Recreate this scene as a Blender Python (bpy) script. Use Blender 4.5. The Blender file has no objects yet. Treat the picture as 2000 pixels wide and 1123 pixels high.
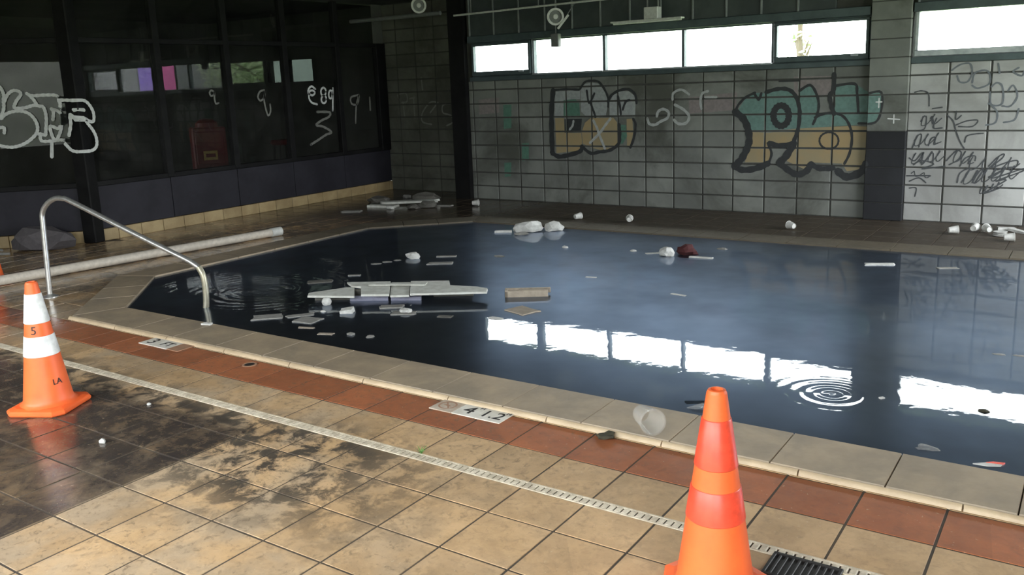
import bpy, bmesh, math, random
from mathutils import Vector, Matrix, noise
from mathutils.geometry import tessellate_polygon

# ------------------------------------------------------------------ camera
sc = bpy.context.scene
COL = sc.collection
cam_data = bpy.data.cameras.new('camera')
cam = bpy.data.objects.new('camera', cam_data)
COL.objects.link(cam)
RT = Vector((0.828952, 0.558032, -0.037944))
UP = Vector((-0.083324, 0.190291, 0.978185))
FW = Vector((-0.553079, 0.807707, -0.20424))
cam.matrix_world = Matrix(((RT.x, UP.x, -FW.x, 2.2163), (RT.y, UP.y, -FW.y, -3.1385), (RT.z, UP.z, -FW.z, 1.657), (0, 0, 0, 1)))
cam_data.sensor_width = 36.0
cam_data.lens = 1705.97 / 2000 * 36
cam_data.shift_y = -(561.5 - 517.744) / 2000
cam_data.clip_start = 0.02
sc.camera = cam

# ------------------------------------------------------------------ light
sc.view_settings.view_transform = 'Standard'
sc.view_settings.look = 'None'
sc.view_settings.gamma = 1.0
sc.view_settings.use_curve_mapping = False
sc.view_settings.exposure = 0.0
SKY = 15.0
world = bpy.data.worlds.new('overcast_sky')
sc.world = world
world.use_nodes = True
bg = world.node_tree.nodes['Background']
bg.inputs[0].default_value = (0.93, 0.97, 1.0, 1)
bg.inputs[1].default_value = SKY

WF, WB, XL = 7.19, 7.75, -7.6          # far wall, set-back wall, window wall
YN, XR, ZC = -3.95, 4.6, 2.95           # near wall, right wall, ceiling
NEAR_OPEN = [(-5.75, -3.9, .85, 2.36), (-3.5, -.9, 0, 2.7), (-.6, 2.0, 0, 2.7), (2.3, 4.3, 0, 2.7)]
RIGHT_OPEN = (2.4, 6.9, 0.5, 2.6)

def portal(name, loc, rot, sx, sy):
    ld = bpy.data.lights.new(name, 'AREA')
    ld.shape = 'RECTANGLE'
    ld.size, ld.size_y = sx, sy
    ld.cycles.is_portal = True
    o = bpy.data.objects.new(name, ld)
    o.location, o.rotation_euler = loc, rot
    COL.objects.link(o)
portal('daylight_portal', (-2.7, WF + .45, 2.0), (-math.pi/2, 0, 0), 5.6, .62)
portal('daylight_portal', (2.2, WF + .45, 2.0), (-math.pi/2, 0, 0), 3.6, .62)
portal('daylight_portal', (.4, YN - .3, 1.35), (math.pi/2, 0, 0), 8.0, 2.8)
portal('daylight_portal', (-4.82, YN - .3, 1.6), (math.pi/2, 0, 0), 1.9, 1.55)
portal('daylight_portal', (XR + .3, 4.65, 1.55), (math.pi/2, 0, math.pi/2), 4.6, 2.2)
portal('daylight_portal', (-10.9, .25, 1.65), (math.pi/2, 0, 0), 1.8, 1.5)

# ------------------------------------------------------------------ node helpers
def new_mat(name):
    m = bpy.data.materials.new(name)
    m.use_nodes = True
    nt = m.node_tree
    for n in list(nt.nodes):
        nt.nodes.remove(n)
    return m, nt

class NT:
    def __init__(s, nt):
        s.nt = nt
    def n(s, t, **kw):
        x = s.nt.nodes.new(t)
        for k, v in kw.items():
            setattr(x, k, v)
        return x
    def put(s, sock, v):
        if v is None:
            return
        if isinstance(v, bpy.types.NodeSocket):
            s.nt.links.new(v, sock)
        else:
            if hasattr(sock.default_value, '__len__') and not hasattr(v, '__len__'):
                v = (v,) * len(sock.default_value)
            if hasattr(v, '__len__') and len(v) == 3 and len(sock.default_value) == 4:
                v = (*v, 1)
            sock.default_value = v
    def math(s, op, a, b=None, c=None, clamp=False):
        x = s.n('ShaderNodeMath', operation=op, use_clamp=clamp)
        s.put(x.inputs[0], a); s.put(x.inputs[1], b)
        if c is not None:
            s.put(x.inputs[2], c)
        return x.outputs[0]
    def vmath(s, op, a, b=None):
        x = s.n('ShaderNodeVectorMath', operation=op)
        s.put(x.inputs[0], a); s.put(x.inputs[1], b)
        return x.outputs[1] if op in ('DISTANCE', 'LENGTH', 'DOT_PRODUCT') else x.outputs[0]
    def noise(s, vec, scale, detail=3, rough=.55, dist=0):
        x = s.n('ShaderNodeTexNoise')
        s.put(x.inputs['Vector'], vec)
        x.inputs['Scale'].default_value = scale
        x.inputs['Detail'].default_value = detail
        x.inputs['Roughness'].default_value = rough
        x.inputs['Distortion'].default_value = dist
        return x.outputs['Fac']
    def mix(s, f, a, b):
        x = s.n('ShaderNodeMix', data_type='RGBA')
        s.put(x.inputs[0], f); s.put(x.inputs[6], a); s.put(x.inputs[7], b)
        return x.outputs[2]
    def step(s, v, lo, hi, a=0.0, b=1.0):
        x = s.n('ShaderNodeMapRange', interpolation_type='SMOOTHSTEP')
        for i, q in enumerate((v, lo, hi, a, b)):
            s.put(x.inputs[i], q)
        return x.outputs[0]
    def pos(s):
        return s.n('ShaderNodeNewGeometry').outputs['Position']
    def obj(s):
        return s.n('ShaderNodeTexCoord').outputs['Object']
    def rand(s):
        return s.n('ShaderNodeObjectInfo').outputs['Random']
    def xyz(s, v):
        x = s.n('ShaderNodeSeparateXYZ'); s.put(x.inputs[0], v)
        return x.outputs
    def bump(s, h, strength, dist):
        x = s.n('ShaderNodeBump')
        x.inputs['Strength'].default_value = strength
        x.inputs['Distance'].default_value = dist
        s.put(x.inputs['Height'], h)
        return x.outputs[0]
    def bsdf(s, color, rough=.6, metal=0.0, normal=None, spec=None, ior=None, trans=None, alpha=None):
        x = s.n('ShaderNodeBsdfPrincipled')
        s.put(x.inputs['Base Color'], color); s.put(x.inputs['Roughness'], rough); s.put(x.inputs['Metallic'], metal)
        if normal is not None: s.put(x.inputs['Normal'], normal)
        if spec is not None: s.put(x.inputs['Specular IOR Level'], spec)
        if ior is not None: s.put(x.inputs['IOR'], ior)
        if trans is not None: s.put(x.inputs['Transmission Weight'], trans)
        if alpha is not None: s.put(x.inputs['Alpha'], alpha)
        return x.outputs[0]
    def out(s, sh):
        o = s.n('ShaderNodeOutputMaterial')
        s.nt.links.new(sh, o.inputs[0])

def rough_mat(name, c1, c2, scale=6, rough=.7, rvar=.15, bump=.3, bdist=.004, metal=0.0, coord='pos', randomize=0.0, lo=.35, hi=.65, spec=None):
    """two-tone mottled surface with fine relief"""
    m, nt = new_mat(name); t = NT(nt)
    v = t.pos() if coord == 'pos' else t.obj()
    f = t.noise(v, scale, 5, .6)
    col = t.mix(t.step(f, lo, hi), c1, c2)
    if randomize:
        k = t.math('MULTIPLY_ADD', t.rand(), 2 * randomize, 1 - randomize)
        hs = t.n('ShaderNodeHueSaturation'); t.put(hs.inputs['Value'], k); t.put(hs.inputs['Color'], col)
        col = hs.outputs[0]
    g = t.noise(v, scale * 7, 3)
    r = t.math('MULTIPLY_ADD', g, rvar, rough - rvar / 2, clamp=True)
    t.out(t.bsdf(col, r, metal, t.bump(t.noise(v, scale * 12, 4), bump, bdist), spec))
    return m

M = {}
# block walls: painted grey-green masonry with stains
def block_mat(name, c1, c2, stain, amt):
    m, nt = new_mat(name); t = NT(nt); p = t.pos()
    k = t.math('MULTIPLY_ADD', t.rand(), .26, .87)
    col = t.mix(t.step(t.noise(p, 2.2, 5, .6), .3, .7), c1, c2)
    hs = t.n('ShaderNodeHueSaturation'); t.put(hs.inputs['Value'], k); t.put(hs.inputs['Color'], col)
    col = t.mix(t.math('MULTIPLY', t.step(t.noise(p, .75, 6, .65, .5), .42, .64), amt), hs.outputs[0], stain)
    t.out(t.bsdf(col, .8, 0, t.bump(t.noise(p, 90, 3), .35, .002), .2))
    return m
M['block'] = block_mat('painted_block', (.215, .225, .205), (.16, .168, .155), (.075, .078, .065), .85)
M['block_lit'] = block_mat('lit_block', (.42, .425, .41), (.35, .355, .345), (.20, .20, .185), .6)  # block colour lightened to stand in for window bloom right of the pilaster
M['block_dark'] = block_mat('dark_painted_block', (.030, .032, .035), (.024, .025, .028), (.018, .018, .018), .5)
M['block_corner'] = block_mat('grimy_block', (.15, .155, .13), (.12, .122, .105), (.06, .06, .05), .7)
M['mortar'] = rough_mat('mortar', (.065, .066, .06), (.045, .045, .04), 8, .9)
M['soot_panel'] = rough_mat('soot_panel', (.06, .073, .073), (.04, .05, .053), 3, .6)
M['batten'] = rough_mat('batten', (.24, .26, .26), (.17, .19, .19), 9, .6)
M['ceiling'] = rough_mat('dark_ceiling', (.05, .051, .05), (.03, .031, .03), 2, .8)
M['alu'] = rough_mat('teal_aluminium', (.07, .098, .104), (.052, .072, .078), 5, .45, metal=.25)
M['alu_light'] = rough_mat('worn_aluminium', (.42, .45, .47), (.3, .33, .35), 9, .4, metal=.5)
M['black_frame'] = rough_mat('black_frame', (.007, .007, .0075), (.011, .011, .011), 5, .6, spec=.15)
M['plum_panel'] = rough_mat('plum_panel', (.030, .029, .037), (.022, .021, .027), 2.5, .6, bump=.15, spec=.2)
M['plaster'] = rough_mat('plain_plaster', (.24, .24, .22), (.18, .18, .165), 1.5, .85)
M['backroom'] = rough_mat('back_room', (.13, .135, .12), (.10, .103, .092), 2, .9)

# floor tiles: tan stone, hue per cell, mould, wet dark region
def tile_mat(name, c1, c2, c3, red=False):
    m, nt = new_mat(name); t = NT(nt); p = t.pos()
    cell = t.vmath('FLOOR', t.vmath('MULTIPLY', t.vmath('ADD', p, (0, .0005, 0)), (1 / .305, 1 / .305, 0)))
    wn = t.n('ShaderNodeTexWhiteNoise'); t.put(wn.inputs['Vector'], cell)
    x, y, z = t.xyz(p)[:3]
    n1 = t.noise(p, 5, 6, .65, .3); n2 = t.noise(p, 17, 5, .7, .8); n3 = t.noise(p, 1.7, 4, .6)
    col = t.mix(t.step(n1, .3, .7), c1, c2)
    col = t.mix(t.math('MULTIPLY', t.step(n2, .5, .75), .55), col, c3)
    hs = t.n('ShaderNodeHueSaturation')
    t.put(hs.inputs['Value'], t.math('MULTIPLY_ADD', wn.outputs[0], .28, .86)); t.put(hs.inputs['Color'], col)
    col = hs.outputs[0]
    dust = t.math('MULTIPLY', t.step(t.noise(p, 2.3, 5, .6, .4), .35, .65), t.math('MULTIPLY_ADD', t.step(t.math('ADD', x, y), .2, -1.6), .0 if red else .55, .0 if red else .1))
    col = t.mix(dust, col, (.40, .325, .235))
    # black mould: strong in a band left of the near tiles, thinning to the right
    warp = t.math('MULTIPLY_ADD', n3, .5, -.25)
    band = t.math('MULTIPLY', t.step(t.math('ADD', x, warp), .35, -.7), t.step(t.math('ADD', y, warp), -.15, -.42))
    band = t.math('MULTIPLY', band, t.step(t.math('ADD', y, warp), -1.35, -.85))
    mould = t.math('MULTIPLY', t.step(t.noise(p, 6.5, 7, .72, .4), .43, .57), t.math('MULTIPLY_ADD', band, .85, .12))
    col = t.mix(mould, col, (.055, .046, .036))
    # wet, sooty area: ends on a joint on its right side
    wx = t.math('MULTIPLY', t.step(x, -1.215, -1.235), t.step(t.math('ADD', x, warp), -4.9, -4.0))
    wy = t.step(t.math('ADD', y, t.math('MULTIPLY', warp, .6)), -.40, -.56)
    wet = t.math('MULTIPLY', wx, wy)
    wetc = t.math('MULTIPLY', wet, t.math('MULTIPLY_ADD', t.step(t.noise(p, 4, 6, .7, .5), .3, .62), .35, .6))
    col = t.mix(wetc, col, (.045, .037, .034))
    # grime of the decks along the window wall and the far wall
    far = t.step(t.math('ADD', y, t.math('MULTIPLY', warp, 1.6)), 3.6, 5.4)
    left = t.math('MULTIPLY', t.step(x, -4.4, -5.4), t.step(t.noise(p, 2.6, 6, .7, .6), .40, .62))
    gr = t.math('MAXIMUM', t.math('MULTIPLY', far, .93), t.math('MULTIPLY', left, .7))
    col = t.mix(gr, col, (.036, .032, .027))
    col = t.mix(t.math('MULTIPLY', t.step(t.noise(p, 27, 5, .75, .6), .52, .66), t.math('MULTIPLY', t.math('MULTIPLY_ADD', t.step(x, 1.0, -.2), .55, .14), t.step(t.noise(p, 2.0, 3, .6), .3, .6, .35, 1.0))), col, (.13, .095, .06))
    # pale scuffs
    col = t.mix(t.math('MULTIPLY', t.step(t.noise(p, 48, 3, .6), .66, .72), .4), col, (.62, .52, .36))
    damp = t.math('MAXIMUM', wet, t.step(x, -3.6, -4.6))
    r = t.math('MULTIPLY_ADD', t.noise(p, 9, 5, .7), .35, .38)
    r = t.math('ADD', t.math('MULTIPLY', r, t.math('SUBTRACT', 1.0, damp)), t.math('MULTIPLY', damp, t.math('MULTIPLY_ADD', t.noise(p, 7, 5, .7), .30, .02)), clamp=True)
    t.out(t.bsdf(col, r, 0, t.bump(t.noise(p, 55, 5, .6), .22, .003)))
    return m
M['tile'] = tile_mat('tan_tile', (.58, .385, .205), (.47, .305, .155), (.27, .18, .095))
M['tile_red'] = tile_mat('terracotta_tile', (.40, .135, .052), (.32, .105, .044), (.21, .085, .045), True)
M['base_tile'] = rough_mat('base_tile', (.42, .32, .17), (.33, .24, .12), 5, .45, bump=.2, randomize=.12)
M['grout'] = rough_mat('grout', (.10, .075, .05), (.055, .045, .035), 3, .9)
m, nt = new_mat('coping_stone'); t = NT(nt); p = t.pos(); x, y, z = t.xyz(p)[:3]
col = t.mix(t.step(t.noise(p, 4, 5, .6), .35, .65), (.39, .305, .205), (.31, .245, .17))
col = t.mix(t.math('MULTIPLY', t.step(t.noise(p, 2.2, 6, .7, .5), .45, .65), .5), col, (.22, .185, .14))
hs = t.n('ShaderNodeHueSaturation'); t.put(hs.inputs['Value'], t.math('MULTIPLY_ADD', t.rand(), .14, .93)); t.put(hs.inputs['Color'], col)
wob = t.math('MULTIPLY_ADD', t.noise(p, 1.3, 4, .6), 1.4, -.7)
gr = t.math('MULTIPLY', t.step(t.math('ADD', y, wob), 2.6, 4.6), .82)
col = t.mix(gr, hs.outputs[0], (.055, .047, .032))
t.out(t.bsdf(col, t.math('MULTIPLY_ADD', t.noise(p, 25, 3), .2, .42), 0, t.bump(t.noise(p, 50, 4), .25, .004)))
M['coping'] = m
M['bead'] = rough_mat('coping_bead', (.60, .47, .31), (.48, .37, .24), 7, .5)
M['drain'] = rough_mat('drain_plastic', (.72, .64, .5), (.5, .43, .32), 20, .5)
M['drain_gap'] = rough_mat('drain_gap', (.10, .08, .06), (.06, .05, .04), 10, .8)
M['pool_wall'] = rough_mat('pool_wall', (.05, .055, .05), (.03, .035, .035), 4, .6)

# water: black and still, rough film tinted blue to imitate window glare, two ring ripples
m, nt = new_mat('stagnant_water'); t = NT(nt); p = t.pos()
h = None
for (cx, cy, k, a, ln) in ((1.137, 1.341, 80, 1.3, .10), (-3.62, 1.66, 70, .9, .30), (-2.9, 1.55, 80, .4, .2)):
    d = t.vmath('DISTANCE', p, (cx, cy, 0.0))
    w = t.math('MULTIPLY', t.math('SINE', t.math('MULTIPLY', d, k)), t.math('EXPONENT', t.math('MULTIPLY', d, -1 / ln)))
    w = t.math('MULTIPLY', w, a)
    h = w if h is None else t.math('ADD', h, w)
sw = t.math('MULTIPLY', t.noise(p, 5.0, 2, .5), .45)
fine = t.math('MULTIPLY', t.noise(p, 26.0, 2, .5), .05)
h = t.math('ADD', h, t.math('ADD', sw, fine))
nb = t.bump(h, 1.0, .0016)
clear = t.bsdf((.011, .011, .011), .015, 0, nb, None, 1.33)
film = t.n('ShaderNodeBsdfGlossy'); film.inputs['Color'].default_value = (.58, .73, 1, 1); film.inputs['Roughness'].default_value = .30
fr = t.n('ShaderNodeFresnel'); fr.inputs['IOR'].default_value = 1.33
ms = t.n('ShaderNodeMixShader')
t.put(ms.inputs[0], t.math('MULTIPLY', t.math('MULTIPLY_ADD', fr.outputs[0], .9, .02, clamp=True), t.step(t.noise(p, .8, 4, .6), .2, .75, .5, 1.0)))
nt.links.new(clear, ms.inputs[1]); nt.links.new(film.outputs[0], ms.inputs[2])
t.out(ms.outputs[0]); M['water'] = m

def glass_mat(name, tint, dirt, gain):
    m, nt = new_mat(name); t = NT(nt)
    tr = t.n('ShaderNodeBsdfTransparent'); tr.inputs[0].default_value = (*tint, 1)
    gl = t.n('ShaderNodeBsdfGlossy'); gl.inputs['Roughness'].default_value = .004
    df = t.n('ShaderNodeBsdfDiffuse'); df.inputs[0].default_value = (.25, .25, .23, 1)
    f = t.n('ShaderNodeFresnel')
    t.put(f.inputs['IOR'], t.math('POWER', 1.5, t.math('MULTIPLY_ADD', t.n('ShaderNodeNewGeometry').outputs['Backfacing'], -2.0, 1.0)))
    a = t.n('ShaderNodeMixShader'); b = t.n('ShaderNodeMixShader')
    t.put(a.inputs[0], t.math('MULTIPLY', t.step(t.noise(t.pos(), 2.5, 5, .7), .3, .75), dirt))
    nt.links.new(tr.outputs[0], a.inputs[1]); nt.links.new(df.outputs[0], a.inputs[2])
    t.put(b.inputs[0], t.math('MULTIPLY', f.outputs[0], gain, clamp=True))
    nt.links.new(a.outputs[0], b.inputs[1]); nt.links.new(gl.outputs[0], b.inputs[2])
    t.out(b.outputs[0])
    return m
M['glass'] = glass_mat('window_glass', (.95, .97, .96), .03, 1.0)
M['glass_dark'] = glass_mat('tinted_glass', (.60, .61, .60), .045, .8)

def flat(name, c, rough=.6, metal=0.0, c2=None, scale=25, bump=.1):
    c2 = c2 or tuple(x * .82 for x in c)
    M[name] = rough_mat(name, c, c2, scale, rough, .1, bump, .002, metal, 'obj')
flat('paint_pale', (.33, .355, .35)); flat('paint_teal', (.135, .235, .21)); flat('paint_ochre', (.34, .25, .125), c2=(.29, .24, .14), scale=3)
flat('paint_dark', (.026, .029, .031)); flat('tag_black', (.055, .06, .064)); flat('paint_white', (.40, .42, .41)); flat('paint_green', (.085, .19, .14)); flat('paint_pinkish', (.23, .20, .195))
flat('paint_grey', (.13, .145, .16)); flat('tag_white', (.66, .68, .66)); flat('tag_faint', (.20, .20, .18))
flat('cone_orange', (.95, .165, .038), .45, c2=(.90, .14, .034), scale=8); flat('cone_band', (.92, .085, .04), .35); flat('cone_light', (.95, .20, .05), .4)
flat('collar_white', (.86, .88, .88), .35); flat('black_mark', (.015, .013, .012), .6)
flat('steel', (.85, .85, .83), .36, .85, bump=.05); flat('brass_worn', (.50, .47, .36), .4, .6)
flat('pvc', (.62, .56, .48), .5); flat('foam', (.66, .66, .63), .8, bump=.4); flat('foam_dirty', (.27, .265, .245), .85, bump=.4)
flat('board', (.66, .67, .62), .75, c2=(.54, .54, .49), scale=14); flat('board_brown', (.40, .34, .27), .8); flat('board_dark', (.12, .115, .10), .8)
flat('lilac_plain', (.25, .25, .33), .4); flat('red_rag', (.07, .014, .015), .8); flat('rag_grey', (.105, .095, .10), .9)
flat('marker_white', (.80, .77, .70), .4, c2=(.66, .62, .53), scale=9); flat('marker_faded', (.60, .52, .42), .5, c2=(.42, .32, .24), scale=9); flat('marker_worn', (.42, .24, .15), .5)
flat('iron', (.03, .028, .027), .5, .4); flat('leaf_dead', (.055, .05, .03), .8); flat('grass', (.12, .28, .06), .6); flat('lamp_white', (.62, .63, .60), .4); flat('lamp_grey', (.16, .17, .165), .5)
flat('bark', (.10, .075, .05), .9); flat('foliage', (.26, .38, .17), .7, c2=(.34, .43, .22), scale=2); flat('foliage_pale', (.40, .47, .30), .7, scale=2); flat('shed_grey', (.20, .20, .215), .8, scale=2); flat('lawn', (.22, .30, .12), .9, scale=2)
flat('machine_red', (.22, .02, .023), .5); flat('label_yellow', (.70, .48, .14), .5); flat('banner_purple', (.30, .12, .85), .6); flat('banner_pink', (.85, .16, .48), .6)
M['glass_frost'] = glass_mat('grimy_glass', (.17, .19, .175), .1, 1.0)
m, nt = new_mat('clear_plastic'); t = NT(nt)
tr = t.n('ShaderNodeBsdfTransparent'); gl = t.n('ShaderNodeBsdfPrincipled'); gl.inputs['Base Color'].default_value = (.7, .68, .63, 1); gl.inputs['Roughness'].default_value = .15
lw = t.n('ShaderNodeLayerWeight'); lw.inputs[0].default_value = .25; ms = t.n('ShaderNodeMixShader')
t.put(ms.inputs[0], t.math('MULTIPLY_ADD', lw.outputs['Facing'], .5, .08)); nt.links.new(tr.outputs[0], ms.inputs[1]); nt.links.new(gl.outputs[0], ms.inputs[2])
t.out(ms.outputs[0]); M['clear'] = m

# ------------------------------------------------------------------ mesh helpers
def link(name, me, mat=None, parent=None, loc=None, rot=None):
    o = bpy.data.objects.new(name, me)
    COL.objects.link(o)
    if mat is not None and me is not None and not me.materials:
        me.materials.append(M[mat] if isinstance(mat, str) else mat)
    if parent is not None: o.parent = parent
    if loc is not None: o.location = loc
    if rot is not None: o.rotation_euler = rot
    return o
def tag(o, label=None, cat=None, group=None, kind=None):
    for k, v in (('label', label), ('category', cat), ('group', group), ('kind', kind)):
        if v: o[k] = v
    return o
def empty(name, loc=(0, 0, 0), rot=(0, 0, 0)):
    o = bpy.data.objects.new(name, None)
    o.empty_display_size = .1
    o.location, o.rotation_euler = loc, rot
    COL.objects.link(o)
    return o
class MB:
    def __init__(s):
        s.v, s.f = [], []
    def add(s, vs, fs, mtx=None):
        b = len(s.v)
        s.v += [tuple(mtx @ Vector(q)) for q in vs] if mtx is not None else [tuple(q) for q in vs]
        s.f += [tuple(i + b for i in f) for f in fs]
        return s
    def box(s, x0, x1, y0, y1, z0, z1, mtx=None):
        v = [(x, y, z) for z in (z0, z1) for y in (y0, y1) for x in (x0, x1)]
        return s.add(v, [(0, 2, 3, 1), (4, 5, 7, 6), (0, 1, 5, 4), (2, 6, 7, 3), (0, 4, 6, 2), (1, 3, 7, 5)], mtx)
    def cbox(s, x0, x1, y0, y1, z0, z1, c, mtx=None):
        """box with chamfered edges"""
        v, idx = [], {}
        for ax in range(3):
            for i in range(8):
                b = (i & 1, i >> 1 & 1, i >> 2 & 1)
                q = [(x0, x1)[b[0]], (y0, y1)[b[1]], (z0, z1)[b[2]]]
                for k in range(3):
                    if k != ax: q[k] += c if b[k] == 0 else -c
                idx[(ax, b)] = len(v); v.append(q)
        f = []
        for ax in range(3):
            o1, o2 = [(1, 2), (2, 0), (0, 1)][ax]
            for sd in (0, 1):
                r = []
                for a, b in ((0, 0), (1, 0), (1, 1), (0, 1)):
                    q = [0, 0, 0]; q[ax] = sd; q[o1] = a; q[o2] = b; r.append(idx[(ax, tuple(q))])
                f.append(tuple(r if sd else r[::-1]))
                for ot in (1, 0):
                    q0, q1 = [0, 0, 0], [0, 0, 0]
            for a in (0, 1):
                for b in (0, 1):
                    q0 = [0, 0, 0]; q0[o1] = a; q0[o2] = b; q1 = list(q0); q1[ax] = 1
                    r = [idx[(o1, tuple(q0))], idx[(o1, tuple(q1))], idx[(o2, tuple(q1))], idx[(o2, tuple(q0))]]
                    f.append(tuple(r))
        for i in range(8):
            b = (i & 1, i >> 1 & 1, i >> 2 & 1)
            f.append((idx[(0, b)], idx[(1, b)], idx[(2, b)]))
        return s.add(v, f, mtx)
    def prism(s, poly, z0, z1, top=None, mtx=None):
        n = len(poly); top = top or poly
        v = [(x, y, z0) for x, y in poly] + [(x, y, z1) for x, y in top]
        return s.add(v, [tuple(range(n))[::-1], tuple(range(n, 2 * n))] + [(i, (i + 1) % n, n + (i + 1) % n, n + i) for i in range(n)], mtx)
    def lathe(s, prof, seg=24, mtx=None, cap=True):
        v, f = [], []
        for r, z in prof:
            for i in range(seg):
                a = 2 * math.pi * i / seg
                v.append((r * math.cos(a), r * math.sin(a), z))
        for j in range(len(prof) - 1):
            for i in range(seg):
                k = (i + 1) % seg
                f.append((j * seg + i, j * seg + k, (j + 1) * seg + k, (j + 1) * seg + i))
        if cap:
            f.append(tuple(range(seg))[::-1]); f.append(tuple(range((len(prof) - 1) * seg, len(prof) * seg)))
        return s.add(v, f, mtx)
    def tube(s, path, r, seg=10, cap=True):
        P = [Vector(q) for q in path]; v, f = [], []
        up = Vector((0, 0, 1)); prev = None
        for i, q in enumerate(P):
            d = (P[min(i + 1, len(P) - 1)] - P[max(i - 1, 0)]).normalized()
            if prev is None:
                a = d.cross(up)
                if a.length < .05: a = d.cross(Vector((1, 0, 0)))
            else:
                a = prev - d * prev.dot(d)
            a.normalize(); prev = a; b = d.cross(a)
            rr = r[i] if hasattr(r, '__len__') else r
            for k in range(seg):
                t_ = 2 * math.pi * k / seg
                v.append(q + (a * math.cos(t_) + b * math.sin(t_)) * rr)
        for i in range(len(P) - 1):
            for k in range(seg):
                l = (k + 1) % seg
                f.append((i * seg + k, i * seg + l, (i + 1) * seg + l, (i + 1) * seg + k))
        if cap:
            f.append(tuple(range(seg))[::-1]); f.append(tuple(range((len(P) - 1) * seg, len(P) * seg)))
        return s.add(v, f)
    def mesh(s, name, smooth=False):
        me = bpy.data.meshes.new(name)
        me.from_pydata(s.v, [], s.f)
        bm = bmesh.new(); bm.from_mesh(me)
        bmesh.ops.recalc_face_normals(bm, faces=bm.faces)
        bm.to_mesh(me); bm.free()
        if smooth:
            for q in me.polygons: q.use_smooth = True
            try: me.set_sharp_from_angle(angle=math.radians(38))
            except Exception: pass
        return me
    def obj(s, name, mat, parent=None, loc=None, rot=None, smooth=False):
        return link(name, s.mesh(name, smooth), mat, parent, loc, rot)
def catmull(pts, n=6):
    P = [Vector(q) for q in pts]; out = []
    for i in range(len(P) - 1):
        a, b, c, d = P[max(i - 1, 0)], P[i], P[i + 1], P[min(i + 2, len(P) - 1)]
        for k in range(n):
            u = k / n
            out.append(.5 * ((2 * b) + (c - a) * u + (2 * a - 5 * b + 4 * c - d) * u * u + (3 * b - a - 3 * c + d) * u ** 3))
    return out + [P[-1]]
def text_obj(txt, size, mat, parent, loc, rot, name='lettering', depth=.0012, sx=1.0):
    cu = bpy.data.curves.new('tmp', 'FONT')
    cu.body = txt; cu.size = size; cu.extrude = depth; cu.align_x = 'CENTER'; cu.align_y = 'CENTER'; cu.resolution_u = 3
    tmp = bpy.data.objects.new('tmp', cu); COL.objects.link(tmp)
    bpy.context.view_layer.update()
    dg = bpy.context.evaluated_depsgraph_get()
    me = bpy.data.meshes.new_from_object(tmp.evaluated_get(dg))
    bpy.data.objects.remove(tmp); bpy.data.curves.remove(cu)
    me.materials.clear(); me.name = name
    o = link(name, me, mat, parent, loc, rot); o.scale = (sx, 1, 1)
    return o
def area2(p): return sum(p[i][0] * p[(i + 1) % len(p)][1] - p[(i + 1) % len(p)][0] * p[i][1] for i in range(len(p))) / 2
def clip_half(poly, a, b, c):
    """keep a*x + b*y <= c"""
    out = []
    for i in range(len(poly)):
        p, q = poly[i], poly[(i + 1) % len(poly)]
        dp, dq = a * p[0] + b * p[1] - c, a * q[0] + b * q[1] - c
        if dp <= 0: out.append(p)
        if dp * dq < 0:
            u = dp / (dp - dq); out.append((p[0] + (q[0] - p[0]) * u, p[1] + (q[1] - p[1]) * u))
    return out
def clip_rect(poly, r):
    for h in ((-1, 0, -r[0]), (1, 0, r[1]), (0, -1, -r[2]), (0, 1, r[3])):
        poly = clip_half(poly, *h)
        if len(poly) < 3: return []
    return poly
rng = random.Random(7)
# ------------------------------------------------------------------ pool outline and floor
WZ = 0.006                                            # water level
POOL = [(-4.18, .70), (4.0, .70), (4.0, 5.34), (-4.14, 5.34), (-5.06, 4.46), (-5.06, 1.56)]
def offset_poly(P, d):
    n = len(P); out = []
    for i in range(n):
        a, b, c = Vector(P[i - 1]), Vector(P[i]), Vector(P[(i + 1) % n])
        d1, d2 = (b - a).normalized(), (c - b).normalized()
        n1, n2 = Vector((d1.y, -d1.x)), Vector((d2.y, -d2.x))
        k = (n1 + n2) / (1 + n1.dot(n2))
        out.append(tuple(b + k * d))
    return out
COPE = .35
COUT = offset_poly(POOL, COPE)
ROOM = [(-9.6, YN), (XR, YN), (XR, WF), (-5.5, WF), (-5.5, WB), (XL, WB), (XL, 2.5), (-9.6, .5)]
floor = empty('floor'); tag(floor, 'tan tiled pool deck with dark joints around the pool', 'floor', kind='structure')
polys = [[Vector((*q, 0)) for q in ROOM], [Vector((*q, 0)) for q in COUT[::-1]]]
flatv = [tuple((q[0], q[1], -.0028)) for q in ROOM] + [(q[0], q[1], -.0028) for q in COUT[::-1]]
mb = MB(); mb.add(flatv, [tuple(f) for f in tessellate_polygon(polys)])
mb.obj('grout_bed', 'grout', floor)

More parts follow.
